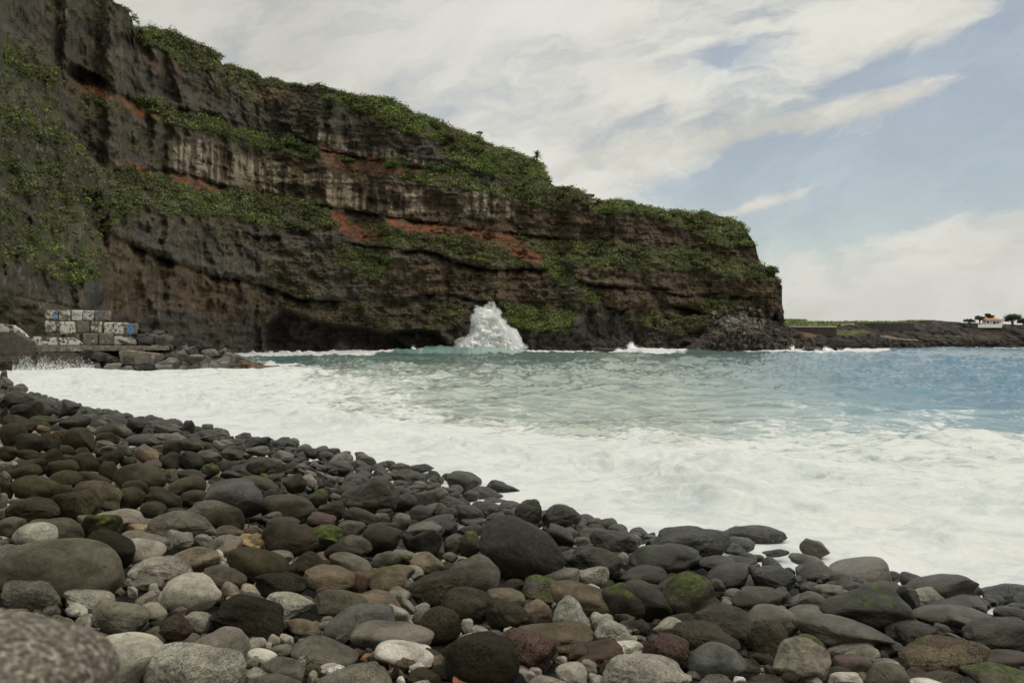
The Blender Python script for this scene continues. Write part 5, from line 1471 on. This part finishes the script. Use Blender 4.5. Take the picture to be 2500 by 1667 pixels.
# keep short names that are really unique; else use four more words
from collections import Counter
cnt = Counter(SHORT.values())
for i in SHORT:
    if cnt[SHORT[i]] > 1: SHORT[i] = ' '.join(rec[i]['lab'].replace(',', '').split()[:9])
used = set(r['lab'] for r in rec if r['lab'])
rest = []
MAINP = []
for i, r in enumerate(rec):
    Yc, a, b, c, fl = r['Yc'], r['a'], r['b'], r['c'], r['fl']
    s = Yc / F; loc = np.array([(r['px'] - CX) * s, Yc, CAMH - (r['py'] - HY) * s])
    MAINP.append((loc[0], loc[1], a, b, loc[2] + c))
    sub = 5 if r['w'] > 70 else (4 if r['w'] > 26 else 3)
    v, bf = stone_shape(sub, fl, r['seed'] + 17)
    v = v * np.array([a, b, c])
    d = float(shore_dist(np.array([loc[0]]), np.array([loc[1]]))[0])
    wet = float(np.clip(1.1 - (d - .6) / 6.5, 0, 1)); 
    if 'W' in fl: wet = max(wet, .95)
    if set('lwyto') & set(fl[:1]): wet *= .35
    par = np.tile([(.42 if 'm' in fl else .72 if 'M' in fl else 0.), ((.55 if fl[0] in 'lwg' else 1.) if 'p' in fl else .0 if 's' in fl else .2), wet], (len(v), 1))
    colr = np.tile(stone_color(fl, r['seed']), (len(v), 1))
    if i in keep:
        nm = 'boulder' if max(a, c) > .26 else 'stone'
        lab = label_for(i, used); used.add(lab)
        o = link(nm, raw_mesh(nm, v, bf, {'rcol': colr, 'rpar': par}), MAT_ROCK, loc=loc); tag(o, lab, nm, 'stones of the beach')
    else: rest.append((v + loc, bf, colr, par))

# ---- the countless smaller stones: one object
def make_cobbles():
    g = np.random.default_rng(99)
    protos = {}
    for sub in (2, 3, 4):
        protos[sub] = [stone_shape(sub, ['s', 'g', 'p', 's', 'a', 's'][k % 6] + '', 500 + k, False) for k in range(22)]
    M = np.array(MAINP); Vs = []; Fs = []; Cs = []; Ps = []; off = 0; nn = 0
    placed = {}
    def clear(x, y, r):
        cell = (int(x // .5), int(y // .5))
        for i in range(cell[0] - 1, cell[0] + 2):
            for j in range(cell[1] - 1, cell[1] + 2):
                for (qx, qy, qr) in placed.get((i, j), ()):
                    if (qx - x) ** 2 + (qy - y) ** 2 < (.80 * (qr + r)) ** 2: return False
        return True
    def addstone(x, y, r, lift=0.):
        nonlocal off, nn
        d = float(SDF(x, y)); z = float(BZF(x, y)); sx, sy, sz = g.uniform(.8, 1.3), g.uniform(.75, 1.15), g.uniform(.5, .85)
        px = CX + F * x / max(y, .5) if y > .5 else 0
        pr = r / max(y, 1) * F; sub = 4 if pr > 26 else (3 if pr > 9 else 2)
        v, bf = protos[sub][g.integers(22)]; v = v * np.array([sx, sy, sz]) * r
        a = g.uniform(0, 6.28); ca, sa = math.cos(a), math.sin(a); t = g.normal() * .25; ct, st_ = math.cos(t), math.sin(t)
        v = v @ np.array([[1, 0, 0], [0, ct, -st_], [0, st_, ct]]) @ np.array([[ca, -sa, 0], [sa, ca, 0], [0, 0, 1]])
        dry = np.clip((d - 4.2 + .8 * g.normal()) / 3.5, 0, 1)
        if g.random() < dry * .8: key = g.choice(list('gglllwtbgro'), p=np.array([.20,.15,.17,.12,.06,.07,.09,.06,.05,.02,.01]))
        else: key = g.choice(list('dbdbbddbg'))
        c = np.array(BASEC[key]) * g.uniform(.75, 1.2)
        wet = float(np.clip(1.1 - (d - .6) / 6.5, 0, 1)) * (.3 if key in 'lwto' else 1)
        Vs.append(v + np.array([x, y, z + r * sz * .10 - (.07 if r > .09 else .02) - .20 * min(max((y - 8) / 12, 0), 1) * min(max((d - 2.5) / 3, 0), 1) + .07 * (d < 2.5) + lift])); Fs.append(bf + off); Cs.append(np.tile(c, (len(v), 1)))
        Ps.append(np.tile([.35 if (g.random() < .05 and d < 6) else 0, g.choice([0, .3, 1.]), wet], (len(v), 1))); off += len(v); nn += 1
        placed.setdefault((int(x // .5), int(y // .5)), []).append((x, y, r))
    # distance / height lookup
    gx = np.arange(-70, 16, .25); gy = np.arange(1, 80, .25); GX, GY = np.meshgrid(gx, gy); SD = shore_dist(GX, GY); BZ = beach_z(GX, GY)
    SDF = lambda x, y: SD[min(max(int((y - 1) / .25), 0), len(gy) - 1), min(max(int((x + 70) / .25), 0), len(gx) - 1)]
    BZF = lambda x, y: BZ[min(max(int((y - 1) / .25), 0), len(gy) - 1), min(max(int((x + 70) / .25), 0), len(gx) - 1)]
    # seed the main stones as obstacles (smaller footprint so cobbles tuck under)
    for x, y, a, b, zt in MAINP:
        k = max(1, int(a / .3)); 
        for f in np.linspace(-1, 1, 2 * k + 1): placed.setdefault((int((x + f * a * .6) // .5), int(y // .5)), []).append((x + f * a * .6, y, min(b, a) * .95))
    for rmin, rmax, n, y0, y1 in [(.20, .30, 500, 16, 70), (.12, .19, 9000, 6, 60), (.08, .13, 14000, 3.4, 32), (.045, .08, 15000, 3.2, 16), (.028, .045, 16000, 3.2, 11)]:
        for _ in range(n):
            y = y0 + (y1 - y0) * g.random() ** 1.3
            xl = -y * .56 - 1; xr = min(y * .56 + 1, 9)
            x = g.uniform(xl, xr); d = SDF(x, y)
            if y < 34 and d < 1.9 and (rmin < .1 or g.random() < .62): continue
            if d < (1.0 if rmax < .2 else .7) or  (rmax > .2 and d > 11 and y < 12): continue
            r = g.uniform(rmin, rmax) * (1.15 if y > 25 else 1)
            if not clear(x, y, r): continue
            addstone(x, y, r, lift=.02 if rmin > .1 else 0.0)
    # far upper-left stones that stand against the foam
    for v, bf, c, p in rest: Vs.append(v); Fs.append(bf + off); Cs.append(c); Ps.append(p); off += len(v)
    me = raw_mesh('cobbles', np.concatenate(Vs), np.concatenate(Fs), {'rcol': np.concatenate(Cs), 'rpar': np.concatenate(Ps)})
    tag(link('cobbles', me, MAT_ROCK), 'countless smaller rounded stones filling the beach between the boulders', kind='stuff')
    print('cobbles', nn, 'verts', off)
make_cobbles()

# ---- blurred speckled rock at the camera's feet
def near_rock():
    m, nt, bs = new_mat('speckled_rock'); g = NG(nt); P = g.pos()
    a = g.noise(P, 150, 3, .6); b = g.noise(P, 330, 2, .5); big = g.noise(P, 30, 3, .6)
    c = g.mix(g.ramp(a, .40, .56), (.026, .021, .016), (.125, .105, .080)); c = g.mix(g.ramp(a, .54, .66), c, (.36, .315, .25)); c = g.mix(g.ramp(b, .62, .7), c, (.20, .115, .06))
    c = g.mix(1., c, g.ramp(big, .3, .7, .8, 1.2), 'MULTIPLY')
    g.l(c, bs.inputs['Base Color']); bs.inputs['Roughness'].default_value = .9; g.l(g.bump(a, .8, .003), bs.inputs['Normal'])
    Y = .95; s = Y / F; fl = 'a'
    v, bf = stone_shape(5, 'p', 4242); sc = np.array([.155, .16, .125])
    v = v / (np.abs(v) ** 5).sum(1)[:, None] ** (1 / 5.) * (1 + .02 * fbm(v[:, 0] * 12, v[:, 1] * 12, v[:, 2] * 12, 3, 4))[:, None]
    o = link('speckled_rock', raw_mesh('speckled_rock', v * sc, bf), m, loc=((120 - CX) * s - .134, Y, CAMH - (1545 - HY) * s - .125)); o.rotation_euler = (0, math.radians(9), 0); tag(o, 'blurred speckled brown rock close to the viewer in the bottom left corner', 'rock')
    # it tops a heap that reaches down to the beach
    Vs = []; 
    o2 = lump('rock', 60, 2650, 620, 1700, 1.25, (.10, .08, .06), 'tall rough rock carrying the blurred speckled rock', 'rock', 77, sub=5)
    return o
near_rock()
# ================================================================ JETTY
def j(x, y): return (x / 3.136, 650 + y / 3.136)
YJ = 112.0
MC = [mat_concrete('painted_concrete', (.155, .130, .098), (.52, .49, .42), a, 2.2) for a in (.12, .40, .58, .80)]
MAT_BLUE = mat_plain('blue_paint', (.10, .24, .46), .7, .2, 4, .0)
def jblock(x0, y0, x1, y1, Y, mat, label, skew=0., blue=None, group='concrete blocks of the breakwater', deep=1.4, seed=0, name='concrete_block'):
    s = Y / F; (ax, ay), (bx, by) = j(x0, y0), j(x1, y1); w = (bx - ax) * s - .05; h = (by - ay) * s - .02; cx = (ax + bx) / 2
    o = empty(name, ((cx - CX) * s, Y, CAMH - (by - HY) * s)); tag(o, label, 'block', group)
    g = np.random.default_rng(int(x0 + y0)); b = MB(); n = 9; o.rotation_euler = (0, math.radians(g.normal() * .9), math.radians(g.normal() * 4))
    # chipped block: subdivided box with worn corners
    bv, bf = ico(4); v = bv.astype(float); v = v / (np.abs(v) ** 11).sum(1)[:, None] ** (1 / 11.)
    v *= (1 + .035 * fbm(bv[:, 0] * 3 + x0, bv[:, 1] * 3, bv[:, 2] * 3, 4, int(y0)))[:, None]; v = v / np.abs(v).max(0)
    v = v * np.array([w / 2, deep / 2, h / 2]) + np.array([0, deep / 2, h / 2]); v[:, 0] += skew * v[:, 2]
    link('block', raw_mesh('block', v, bf), mat, o)
    if blue:
        mb = MB()
        for st in blue:
            pts = [((u - .5) * w + skew * t * h, -.012 - .0, t * h) for u, t in st]
            mb.tube(pts, .055, 5)
        mb.build('graffiti', MAT_BLUE, o)
    return o
def curl(cx, cy, r, a0, a1, n=8): return [(cx + r * math.cos(a0 + (a1 - a0) * i / n), cy + r * math.sin(a0 + (a1 - a0) * i / n)) for i in range(n + 1)]
jblock(338,333,440,412,YJ+1.6,MC[1],'end block of the top row with a blue curl on its right edge', blue=[curl(.86,.72,.13,0,5), curl(.84,.42,.15,1,6), curl(.9,.2,.1,2,7), [(.7,.5),(.95,.55)]])
jblock(441,333,540,418,YJ+1.6,MC[1],'plain stained block second from the left in the top row')
jblock(541,333,628,416,YJ+1.6,MC[3],'whitest block in the middle of the top row with blue smears', blue=[curl(.3,.5,.12,0,4), [(.2,.55),(.5,.62),(.9,.5)], [(.15,.8),(.3,.74)]])
jblock(629,336,717,414,YJ+1.6,MC[2],'white flaking block in the top row with blue dabs above and below', blue=[[(.2,.85),(.5,.88),(.6,.74)], [(.1,.08),(.4,.12),(.7,.06)], [(.7,.75),(.9,.78)]])
jblock(718,336,817,414,YJ+1.6,MC[0],'grey rightmost block of the top row with faint blue marks', blue=[curl(.25,.8,.1,0,4), [(.7,.25),(.85,.35),(.9,.2)], [(.1,.3),(.2,.42)]])
jblock(340,414,447,507,YJ+1.5,MC[1],'brown block under the left end of the top row')
jblock(455,420,572,520,YJ+1.0,MC[2],'tilted block with a white right half in the middle row', skew=-.08)
jblock(577,415,683,510,YJ+1.5,MC[0],'bare grey block in the middle row, right of the tilted half-white one')
jblock(685,418,780,510,YJ+1.5,MC[1],'worn block with white patches below the right end of the top row')
jblock(782,428,953,523,YJ+1.3,MC[2],'widest block, streaked white and grey, in the middle row', deep=1.8)
jblock(958,435,1043,523,YJ+1.1,MC[0],'end block of the middle row with a round blue scrawl', blue=[curl(.35,.7,.16,0,6), curl(.65,.7,.16,1,7), curl(.5,.48,.2,0,6.3), curl(.32,.36,.14,2,8), curl(.68,.36,.14,0,6), curl(.5,.18,.11,1,7), [(.3,.85),(.5,.78),(.7,.86)]])
jblock(352,505,480,600,YJ+1.6,MC[0],'half-hidden grey block at the left of the bottom row')
jblock(482,515,607,602,YJ+1.3,MC[0],'dark block with a rounded corner, second in the bottom row')
jblock(628,510,746,603,YJ+.9,MC[0],'clean square grey block in the bottom row, left of its twin')
jblock(748,508,863,605,YJ+.9,MC[0],'square grey block in the bottom row with a slanting stain, right of its twin')
jblock(866,530,940,605,YJ+1.3,MC[3],'small white-flaked block at the right end of the bottom row')
def jpoly(pts, y0, y1, mat, name, label, cat, bev=.05):
    s = y0 / F; P = [((j(x, y)[0] - CX) * s, CAMH - (j(x, y)[1] - HY) * s) for x, y in pts]; ox, oz = P[0]
    b = MB(); P = P[::-1]; b.prism([(x - ox, z - oz) for x, z in P], 0, y1 - y0)
    o = b.build(name, mat, loc=(ox, y0, oz), bevel=bev); tag(o, label, cat); return o
MW = mat_concrete('flaking_whitewash', (.10, .085, .065), (.60, .58, .53), .52, 1.1)
MD = mat_concrete('dark_wet_concrete', (.085, .070, .055), (.2, .18, .15), .05)
MG = mat_concrete('grey_concrete', (.19, .165, .13), (.36, .33, .28), .25)
jpoly([(-260,430),(0,440),(100,452),(150,488),(185,520),(205,545),(215,560),(215,600),(-260,600)], YJ-.2, YJ+.5, MW, 'low_wall', 'whitewashed flaking wall stepping down behind the brown concrete ramp', 'wall')
jpoly([(206,540),(300,538),(420,545),(540,545),(600,572),(626,598),(626,601),(206,601)], YJ+.1, YJ+.7, MW, 'low_wall', 'long low whitewashed wall in front of the block pile', 'wall')
jpoly([(-260,502),(100,502),(228,575),(228,688),(-260,690)], YJ-1.6, YJ-.25, MD, 'ramp_wall', 'brown concrete ramp block with a sloping top at the left', 'wall')
jpoly([(-260,691),(214,686),(214,728),(-260,732)], YJ-2.1, YJ-1.0, MD, 'footing', 'dark footing slab below the brown ramp block', 'slab')
jpoly([(229,600),(1292,612),(1300,642),(229,655)], YJ-.3, YJ+4, MG, 'quay_slab', 'long thin grey slab forming the top of the jetty', 'slab')
jpoly([(229,656),(565,652),(640,690),(700,728),(800,724),(800,790),(229,800)], YJ-.2, YJ+2.5, MD, 'quay_wall', 'dark sloping wall under the long thin jetty slab', 'wall')
jpoly([(905,652),(960,640),(1212,668),(1225,700),(1205,760),(1150,762),(925,748)], YJ-1.6, YJ-.6, MG, 'tilted_slab', 'tilted trapezoid concrete slab leaning on the rocks', 'slab', .12)

RIP = [(600,750,772,806,'g'),(800,730,952,800,'g'),(915,765,1035,806,'g'),(1035,765,1120,800,'g'),(1175,740,1312,820,'s'),(1205,708,1372,792,'g'),(1458,760,1562,824,'g'),(1540,755,1618,812,'g'),(1612,725,1712,814,'g'),(1690,668,1838,764,'g'),
 (1430,682,1562,768,'g'),(1288,668,1402,748,'d'),(1318,620,1422,704,'d'),(1408,626,1502,704,'d'),(1555,640,1682,712,'g'),(1558,698,1622,766,'g'),(1638,632,1752,704,'g'),(1785,740,1902,792,'b'),(1878,736,1972,806,'t'),(1948,748,2122,828,'t'),
 (1758,763,1862,824,'t'),(1298,538,1442,622,'d'),(1208,530,1317,610,'g'),(1083,538,1212,610,'d'),(1038,474,1182,548,'d'),(1018,508,1132,568,'d'),(1178,490,1287,542,'d'),(1438,568,1542,630,'d'),(1540,588,1622,650,'d'),(1478,608,1562,668,'d'),
 (925,553,1062,616,'w'),(1060,570,1130,618,'d'),(1350,768,1422,818,'g'),(1298,788,1352,818,'b'),(818,686,912,736,'d'),(600,636,722,706,'d'),(698,648,818,722,'d'),(1198,672,1292,744,'d'),(1500,690,1570,750,'d'),(1400,735,1470,790,'g'),(1600,640,1650,690,'d'),
 (2138,798,2172,818,'b'),(2178,808,2284,842,'b'),(1288,844,1400,872,'b'),(1380,600,1440,640,'g'),(1130,600,1210,650,'g'),(1240,600,1330,660,'d'),(1700,740,1790,800,'g'),(1830,770,1890,812,'b'),(1370,700,1440,760,'d'),(1120,500,1210,550,'g'),(1060,740,1190,790,'d'),(940,700,1000,760,'d'),(1650,700,1760,790,'g'),(1740,690,1850,760,'d'),(1700,645,1800,710,'d'),(1820,720,1920,780,'b'),(1900,770,1990,822,'t'),(1500,720,1600,800,'d'),(1360,640,1450,710,'g'),(1560,660,1650,730,'g')]
NB = [('the tilted trapezoid slab', 1060, 700), ('the blue scrawl block', 1000, 480), ('the outer tip rocks in the foam', 1950, 780), ('the long jetty slab end', 1290, 630), ('the dark sloping wall', 620, 730), ('the square twin blocks', 745, 555)]
usedj = set(); SHW = ('angular', 'rounded', 'slanting', 'blocky', 'rough', 'wedge-shaped', 'squat', 'chipped', 'pointed', 'uneven')
SPEC = {7: None}
for k, (x0, y0, x1, y1, cl) in enumerate(RIP):
    cx, cy = j((x0 + x1) / 2, (y0 + y1) / 2); w = (x1 - x0) / 3.136; h = (y1 - y0) / 3.136
    base = HY + (CAMH - .1) * F / YJ; Y = YJ - 3.5 + (j(0, 820)[1] - j(0, y1)[1]) * .075
    x = (x0 + x1) / 2; y = (y0 + y1) / 2
    nm, nx, ny = min(NB, key=lambda q: math.hypot(q[1] - x, (q[2] - y) * 1.5)); dx, dy = x - nx, y - ny
    dr = ('right of' if dx > 0 else 'left of') if abs(dx) > abs(dy) * 1.3 else ('below' if dy > 0 else 'above')
    size = 'big' if w * h > 900 else ('small' if w * h < 380 else 'middling'); cn = dict(d='dark', g='grey', s='slate grey', b='brown', t='tan', w='white-stained')[cl]
    lab = None
    for sh in (SHW[k % 10:] + SHW[:k % 10]):
        t_ = f'{size} {sh} {cn} breakwater rock {dr} {nm}'
        if t_ not in usedj: lab = t_; break
    usedj.add(lab)
    colr = dict(d=(.075, .070, .062), g=(.145, .135, .118), s=(.15, .155, .15), b=(.14, .105, .07), t=(.22, .165, .10), w=(.3, .28, .24))[cl]
    lump('breakwater_rock', cx, cy, w * 1.22, h * 1.3, Y, colr, lab, 'rock', 600 + k, 'rocks of the breakwater', sub=4, rough=.22)
def rock_fill():
    g = np.random.default_rng(41); bv, bf = ico(3); Vs = []; Fs = []; Cs = []; off = 0
    poly = [(580,640),(1040,520),(1260,540),(1560,600),(1780,690),(1880,790),(1500,812),(1000,800),(600,800)]; k = 0
    while k < 230:
        x, y = g.uniform(580, 2100), g.uniform(500, 815)
        if not pip(np.array([x]), np.array([y]), poly)[0]: continue
        a, b_ = j(x, y); Y = YJ - 1.6 + (820 - y) / 3.136 * .075; s = Y / F; r = g.uniform(.25, .75)
        v = bv.astype(float)
        for _ in range(6):
            d = g.normal(size=3); d /= np.linalg.norm(d); h = v @ d; v = v - np.clip(h - g.uniform(.5, .8), 0, None)[:, None] * d
        v = v * np.array([r * g.uniform(.8, 1.5), r, r * g.uniform(.6, 1)]) + np.array([(a - CX) * s, Y, CAMH - (b_ - HY) * s])
        Vs.append(v); Fs.append(bf + off); off += len(v); Cs.append(np.tile(np.array([.06, .055, .048]) * g.uniform(.6, 1.7), (len(v), 1))); k += 1
    tag(link('rock_fill', raw_mesh('rock_fill', np.concatenate(Vs), np.concatenate(Fs), {'ccol': np.concatenate(Cs)}, False), MAT_CLIFF), 'small dark rocks packed between the big breakwater rocks', kind='stuff')
rock_fill()
# earth bank behind
def bank():
    xs = np.arange(-420, 660, 5.); nr = 60; nc = len(xs)
    top = np.interp(xs, [-420, 0, 30, 60, 100, 112, 130, 200, 420, 560, 600, 660], [690, 722, 725, 735, 748, 765, 790, 812, 850, 878, 895, 900]) + 3 * fbm(xs / 16, 0, 0, 4, 701); base = np.full(nc, HY + 4.5 * F / 116)
    t = np.linspace(0, 1, nr)[:, None]; PY = base + (top - base) * t; PX = np.repeat(xs[None], nr, 0)
    Y = 116.5 + t * 9 + 0 * PX; Y += 1.0 * fbm(PX / 24, PY / 18, 0, 4, 702); V = unproj(PX, PY, Y); n = fbm(PX / 10, PY / 10, 0, 4, 703)[..., None]
    col = np.array([.06, .052, .034]) * (1 + .7 * n); rows = [V[-1]]
    for dy, dzz in [(3, .0), (14, -.6), (40, -4)]:
        r = V[-1].copy(); r[:, 1] += dy; r[:, 2] += dzz; rows.append(r)
    R = np.stack(rows); me = raw_mesh('bank', np.concatenate([V.reshape(-1, 3), R.reshape(-1, 3)]), np.concatenate([grid_faces(nr, nc), grid_faces(4, nc) + nr * nc]), {'ccol': np.concatenate([col.reshape(-1, 3), np.tile([.06, .052, .034], (4 * nc, 1))])})
    tag(link('terrain_bank', me, MAT_CLIFF), 'earth and rubble bank that the jetty is built on', kind='structure')
    g = np.random.default_rng(71); P = []; R_ = []; C_ = []
    for _ in range(520):
        c = g.integers(0, nc); r = g.integers(12, nr)
        if PX[r, c] > 118 or (PX[r, c] > 60 and g.random() < .4): continue
        P.append(V[r, c] + np.array([0, -.3, .1])); R_.append(g.uniform(.25, .75)); C_.append(np.array([(.085, .125, .022), (.07, .09, .045), (.09, .08, .045), (.06, .08, .03)][g.integers(4)]) * g.uniform(.7, 1.25))
    Vv, Ff, Cc = leaf_cloud(np.array(P), np.array(R_) * 1.2, np.array(C_), 90, .07, .8, 31)
    tag(link('bank_scrub', raw_mesh('bank_scrub', Vv, Ff, {'lcol': Cc}, False), MAT_LEAF), 'low green and grey scrub on the bank behind the jetty', kind='stuff')
    # bare forked twig
    b = MB(); p = wpt(100, 752, 117.5)
    for pts in ([(0,0,0),(.6,0,.5),(1.1,.1,.85)], [(.6,0,.5),(.8,0,1.0)], [(0,0,0),(-.3,0,.7)], [(1.1,.1,.85),(1.5,0,.95)], [(.3,0,.25),(.2,0,.8)]): b.tube(pts, [.035] * (len(pts) - 1) + [.015], 5)
    o = b.build('dead_branch', mat_plain('dead_wood', (.30, .28, .24), .9), loc=p); tag(o, 'bare grey forked branch sticking up behind the block pile', 'branch')
bank()
# ================================================================ SKY, SUN, CAMERA
SUN_EL, SUN_AZ = math.radians(54), math.radians(112)     # azimuth clockwise from the view direction
def sky():
    w = bpy.data.worlds.new('World'); scene.world = w; w.use_nodes = True; nt = w.node_tree; nt.nodes.clear(); g = NG(nt)
    out = g.n('ShaderNodeOutputWorld'); sk = g.n('ShaderNodeTexSky', sky_type='NISHITA'); sk.sun_disc = False; sk.sun_elevation = SUN_EL; sk.sun_rotation = SUN_AZ
    sk.air_density = 1.1; sk.dust_density = .6; sk.ozone_density = 1.6; sk.altitude = 5
    b1 = g.n('ShaderNodeBackground'); g.l(sk.outputs[0], b1.inputs[0]); b1.inputs[1].default_value = .10
    D = g.n('ShaderNodeTexCoord').outputs['Generated']
    def dirv(px, py):
        v = np.array([(px - CX) / F, 1, -(py - HY) / F]); return tuple(v / np.linalg.norm(v))
    def spot(px, py, r0, r1):      # 1 inside r0 degrees of a direction, 0 outside r1
        return g.ramp(g.vmath('DOT_PRODUCT', D, dirv(px, py)), math.cos(math.radians(r1)), math.cos(math.radians(r0)))
    sx = g.n('ShaderNodeSeparateXYZ'); g.l(D, sx.inputs[0]); yy = g.math('MAXIMUM', sx.outputs[1], .12)
    u = g.math('DIVIDE', sx.outputs[0], yy); v = g.math('DIVIDE', sx.outputs[2], yy)
    A = math.radians(15); ca, sa = math.cos(A), math.sin(A)
    p = g.math('ADD', g.math('MULTIPLY', u, ca), g.math('MULTIPLY', v, sa)); q = g.math('SUBTRACT', g.math('MULTIPLY', v, ca), g.math('MULTIPLY', u, sa))
    def comb(a_, b_, c_=0.):
        o = g.n('ShaderNodeCombineXYZ'); g.set(o.inputs[0], a_); g.set(o.inputs[1], b_); g.set(o.inputs[2], c_); return o.outputs[0]
    S = comb(g.math('MULTIPLY', p, 2.6), g.math('MULTIPLY', q, 5.2), 3.3)
    wv = g.vmath('ADD', S, g.scale(g.noise(S, 1.3, 5, .62, 0, True), (.9, .9, .0)))
    n1 = g.noise(wv, 1.5, 8, .58, .2); n2 = g.noise(wv, 5.5, 6, .62, .2)
    def blob(px, py, rp, rq, amp):
        uu, vv = (px - CX) / F, -(py - HY) / F; p0 = uu * ca + vv * sa; q0 = vv * ca - uu * sa
        dp = g.math('DIVIDE', g.math('SUBTRACT', p, p0), rp / F); dq = g.math('DIVIDE', g.math('SUBTRACT', q, q0), rq / F)
        e = g.math('EXPONENT', g.math('MULTIPLY', g.math('ADD', g.math('MULTIPLY', dp, dp), g.math('MULTIPLY', dq, dq)), -1.0)); return g.math('MULTIPLY', e, amp)
    cov = g.math('ADD', g.math('ADD', g.math('MULTIPLY', n1, 1.25), g.math('MULTIPLY', n2, .55)), -.27)
    for bb in [(1790,150,150,60,-.30), (2180,190,300,40,-.30), (2460,300,230,150,-.34), (1760,440,300,52,-.28), (2120,470,330,95,-.36), (2000,580,260,55,-.16), (2620,60,260,260,-.40), (3000,300,400,350,-.35),
               (1880,300,520,55,.22), (2150,245,300,22,.28), (2270,50,230,38,.38), (2330,415,230,20,.22), (1880,492,110,16,.34), (2350,690,600,95,.34), (2450,540,260,60,.12), (1500,250,500,250,.08), (600,150,900,420,.26)]:
        cov = g.math('ADD', cov, blob(*bb))
    cov = g.math('ADD', cov, g.ramp(sx.outputs[2], .32, .6, 0, .5)); cov = g.math('ADD', cov, g.ramp(sx.outputs[1], .5, .0, 0, .4))
    mask = g.math('MAXIMUM', g.ramp(cov, .20, .84), .42)
    base = g.mix(g.ramp(g.math('ADD', g.math('MULTIPLY', n1, .7), g.math('MULTIPLY', n2, .3)), .36, .64), (.57, .565, .515), (.77, .765, .70))
    lowl = g.n('ShaderNodeSeparateXYZ'); g.l(D, lowl.inputs[0])
    base = g.mix(g.ramp(lowl.outputs[2], .0, .14, .75, 0), base, (.62, .62, .575))
    base = g.mix(g.math('MULTIPLY', spot(500, 60, 2, 16), .38), base, (.50, .49, .455))
    base = g.mix(g.math('MULTIPLY', spot(1180, 60, 1, 10), .4), base, (.76, .75, .71))
    b2 = g.n('ShaderNodeBackground'); g.l(base, b2.inputs[0]); g.l(g.ramp(lowl.outputs[2], .38, .95, 1.0, 1.9), b2.inputs[1])
    mx = g.n('ShaderNodeMixShader'); g.l(mask, mx.inputs[0]); g.l(b1.outputs[0], mx.inputs[1]); g.l(b2.outputs[0], mx.inputs[2]); g.l(mx.outputs[0], out.inputs[0])
sky()
sd = bpy.data.lights.new('sun', 'SUN'); sd.energy = .9; sd.angle = math.radians(12); sd.color = (1, .95, .87)
so = bpy.data.objects.new('sun', sd); C.objects.link(so)
dv = np.array([math.sin(SUN_AZ) * math.cos(SUN_EL), math.cos(SUN_AZ) * math.cos(SUN_EL), math.sin(SUN_EL)])
from mathutils import Vector
so.rotation_euler = Vector(tuple(dv)).to_track_quat('Z', 'Y').to_euler(); so.location = (0, 0, 200)

cd = bpy.data.cameras.new('camera'); cam = bpy.data.objects.new('camera', cd); C.objects.link(cam); scene.camera = cam
cam.location = (0, 0, CAMH); cam.rotation_euler = (math.radians(90), 0, 0); cd.sensor_width = 36; cd.lens = 36 * F / 2500
cd.shift_y = (HY - 833.5) / 2500.0
cd.clip_start = .05; cd.clip_end = 20000
cd.dof.use_dof = True; cd.dof.focus_distance = 14; cd.dof.aperture_fstop = 7.0
scene.view_settings.view_transform = 'Standard'; scene.view_settings.look = 'None'; scene.view_settings.exposure = 0; scene.view_settings.gamma = 1
cy = scene.cycles; cy.use_denoising = True; cy.max_bounces = 6; cy.diffuse_bounces = 3; cy.glossy_bounces = 3; cy.transmission_bounces = 2; cy.transparent_max_bounces = 8; cy.volume_bounces = 3; cy.volume_step_rate = 2.0; cy.volume_max_steps = 64
cy.use_adaptive_sampling = True; cy.adaptive_threshold = .02
try: cy.denoiser = 'OPENIMAGEDENOISE'
except Exception: pass
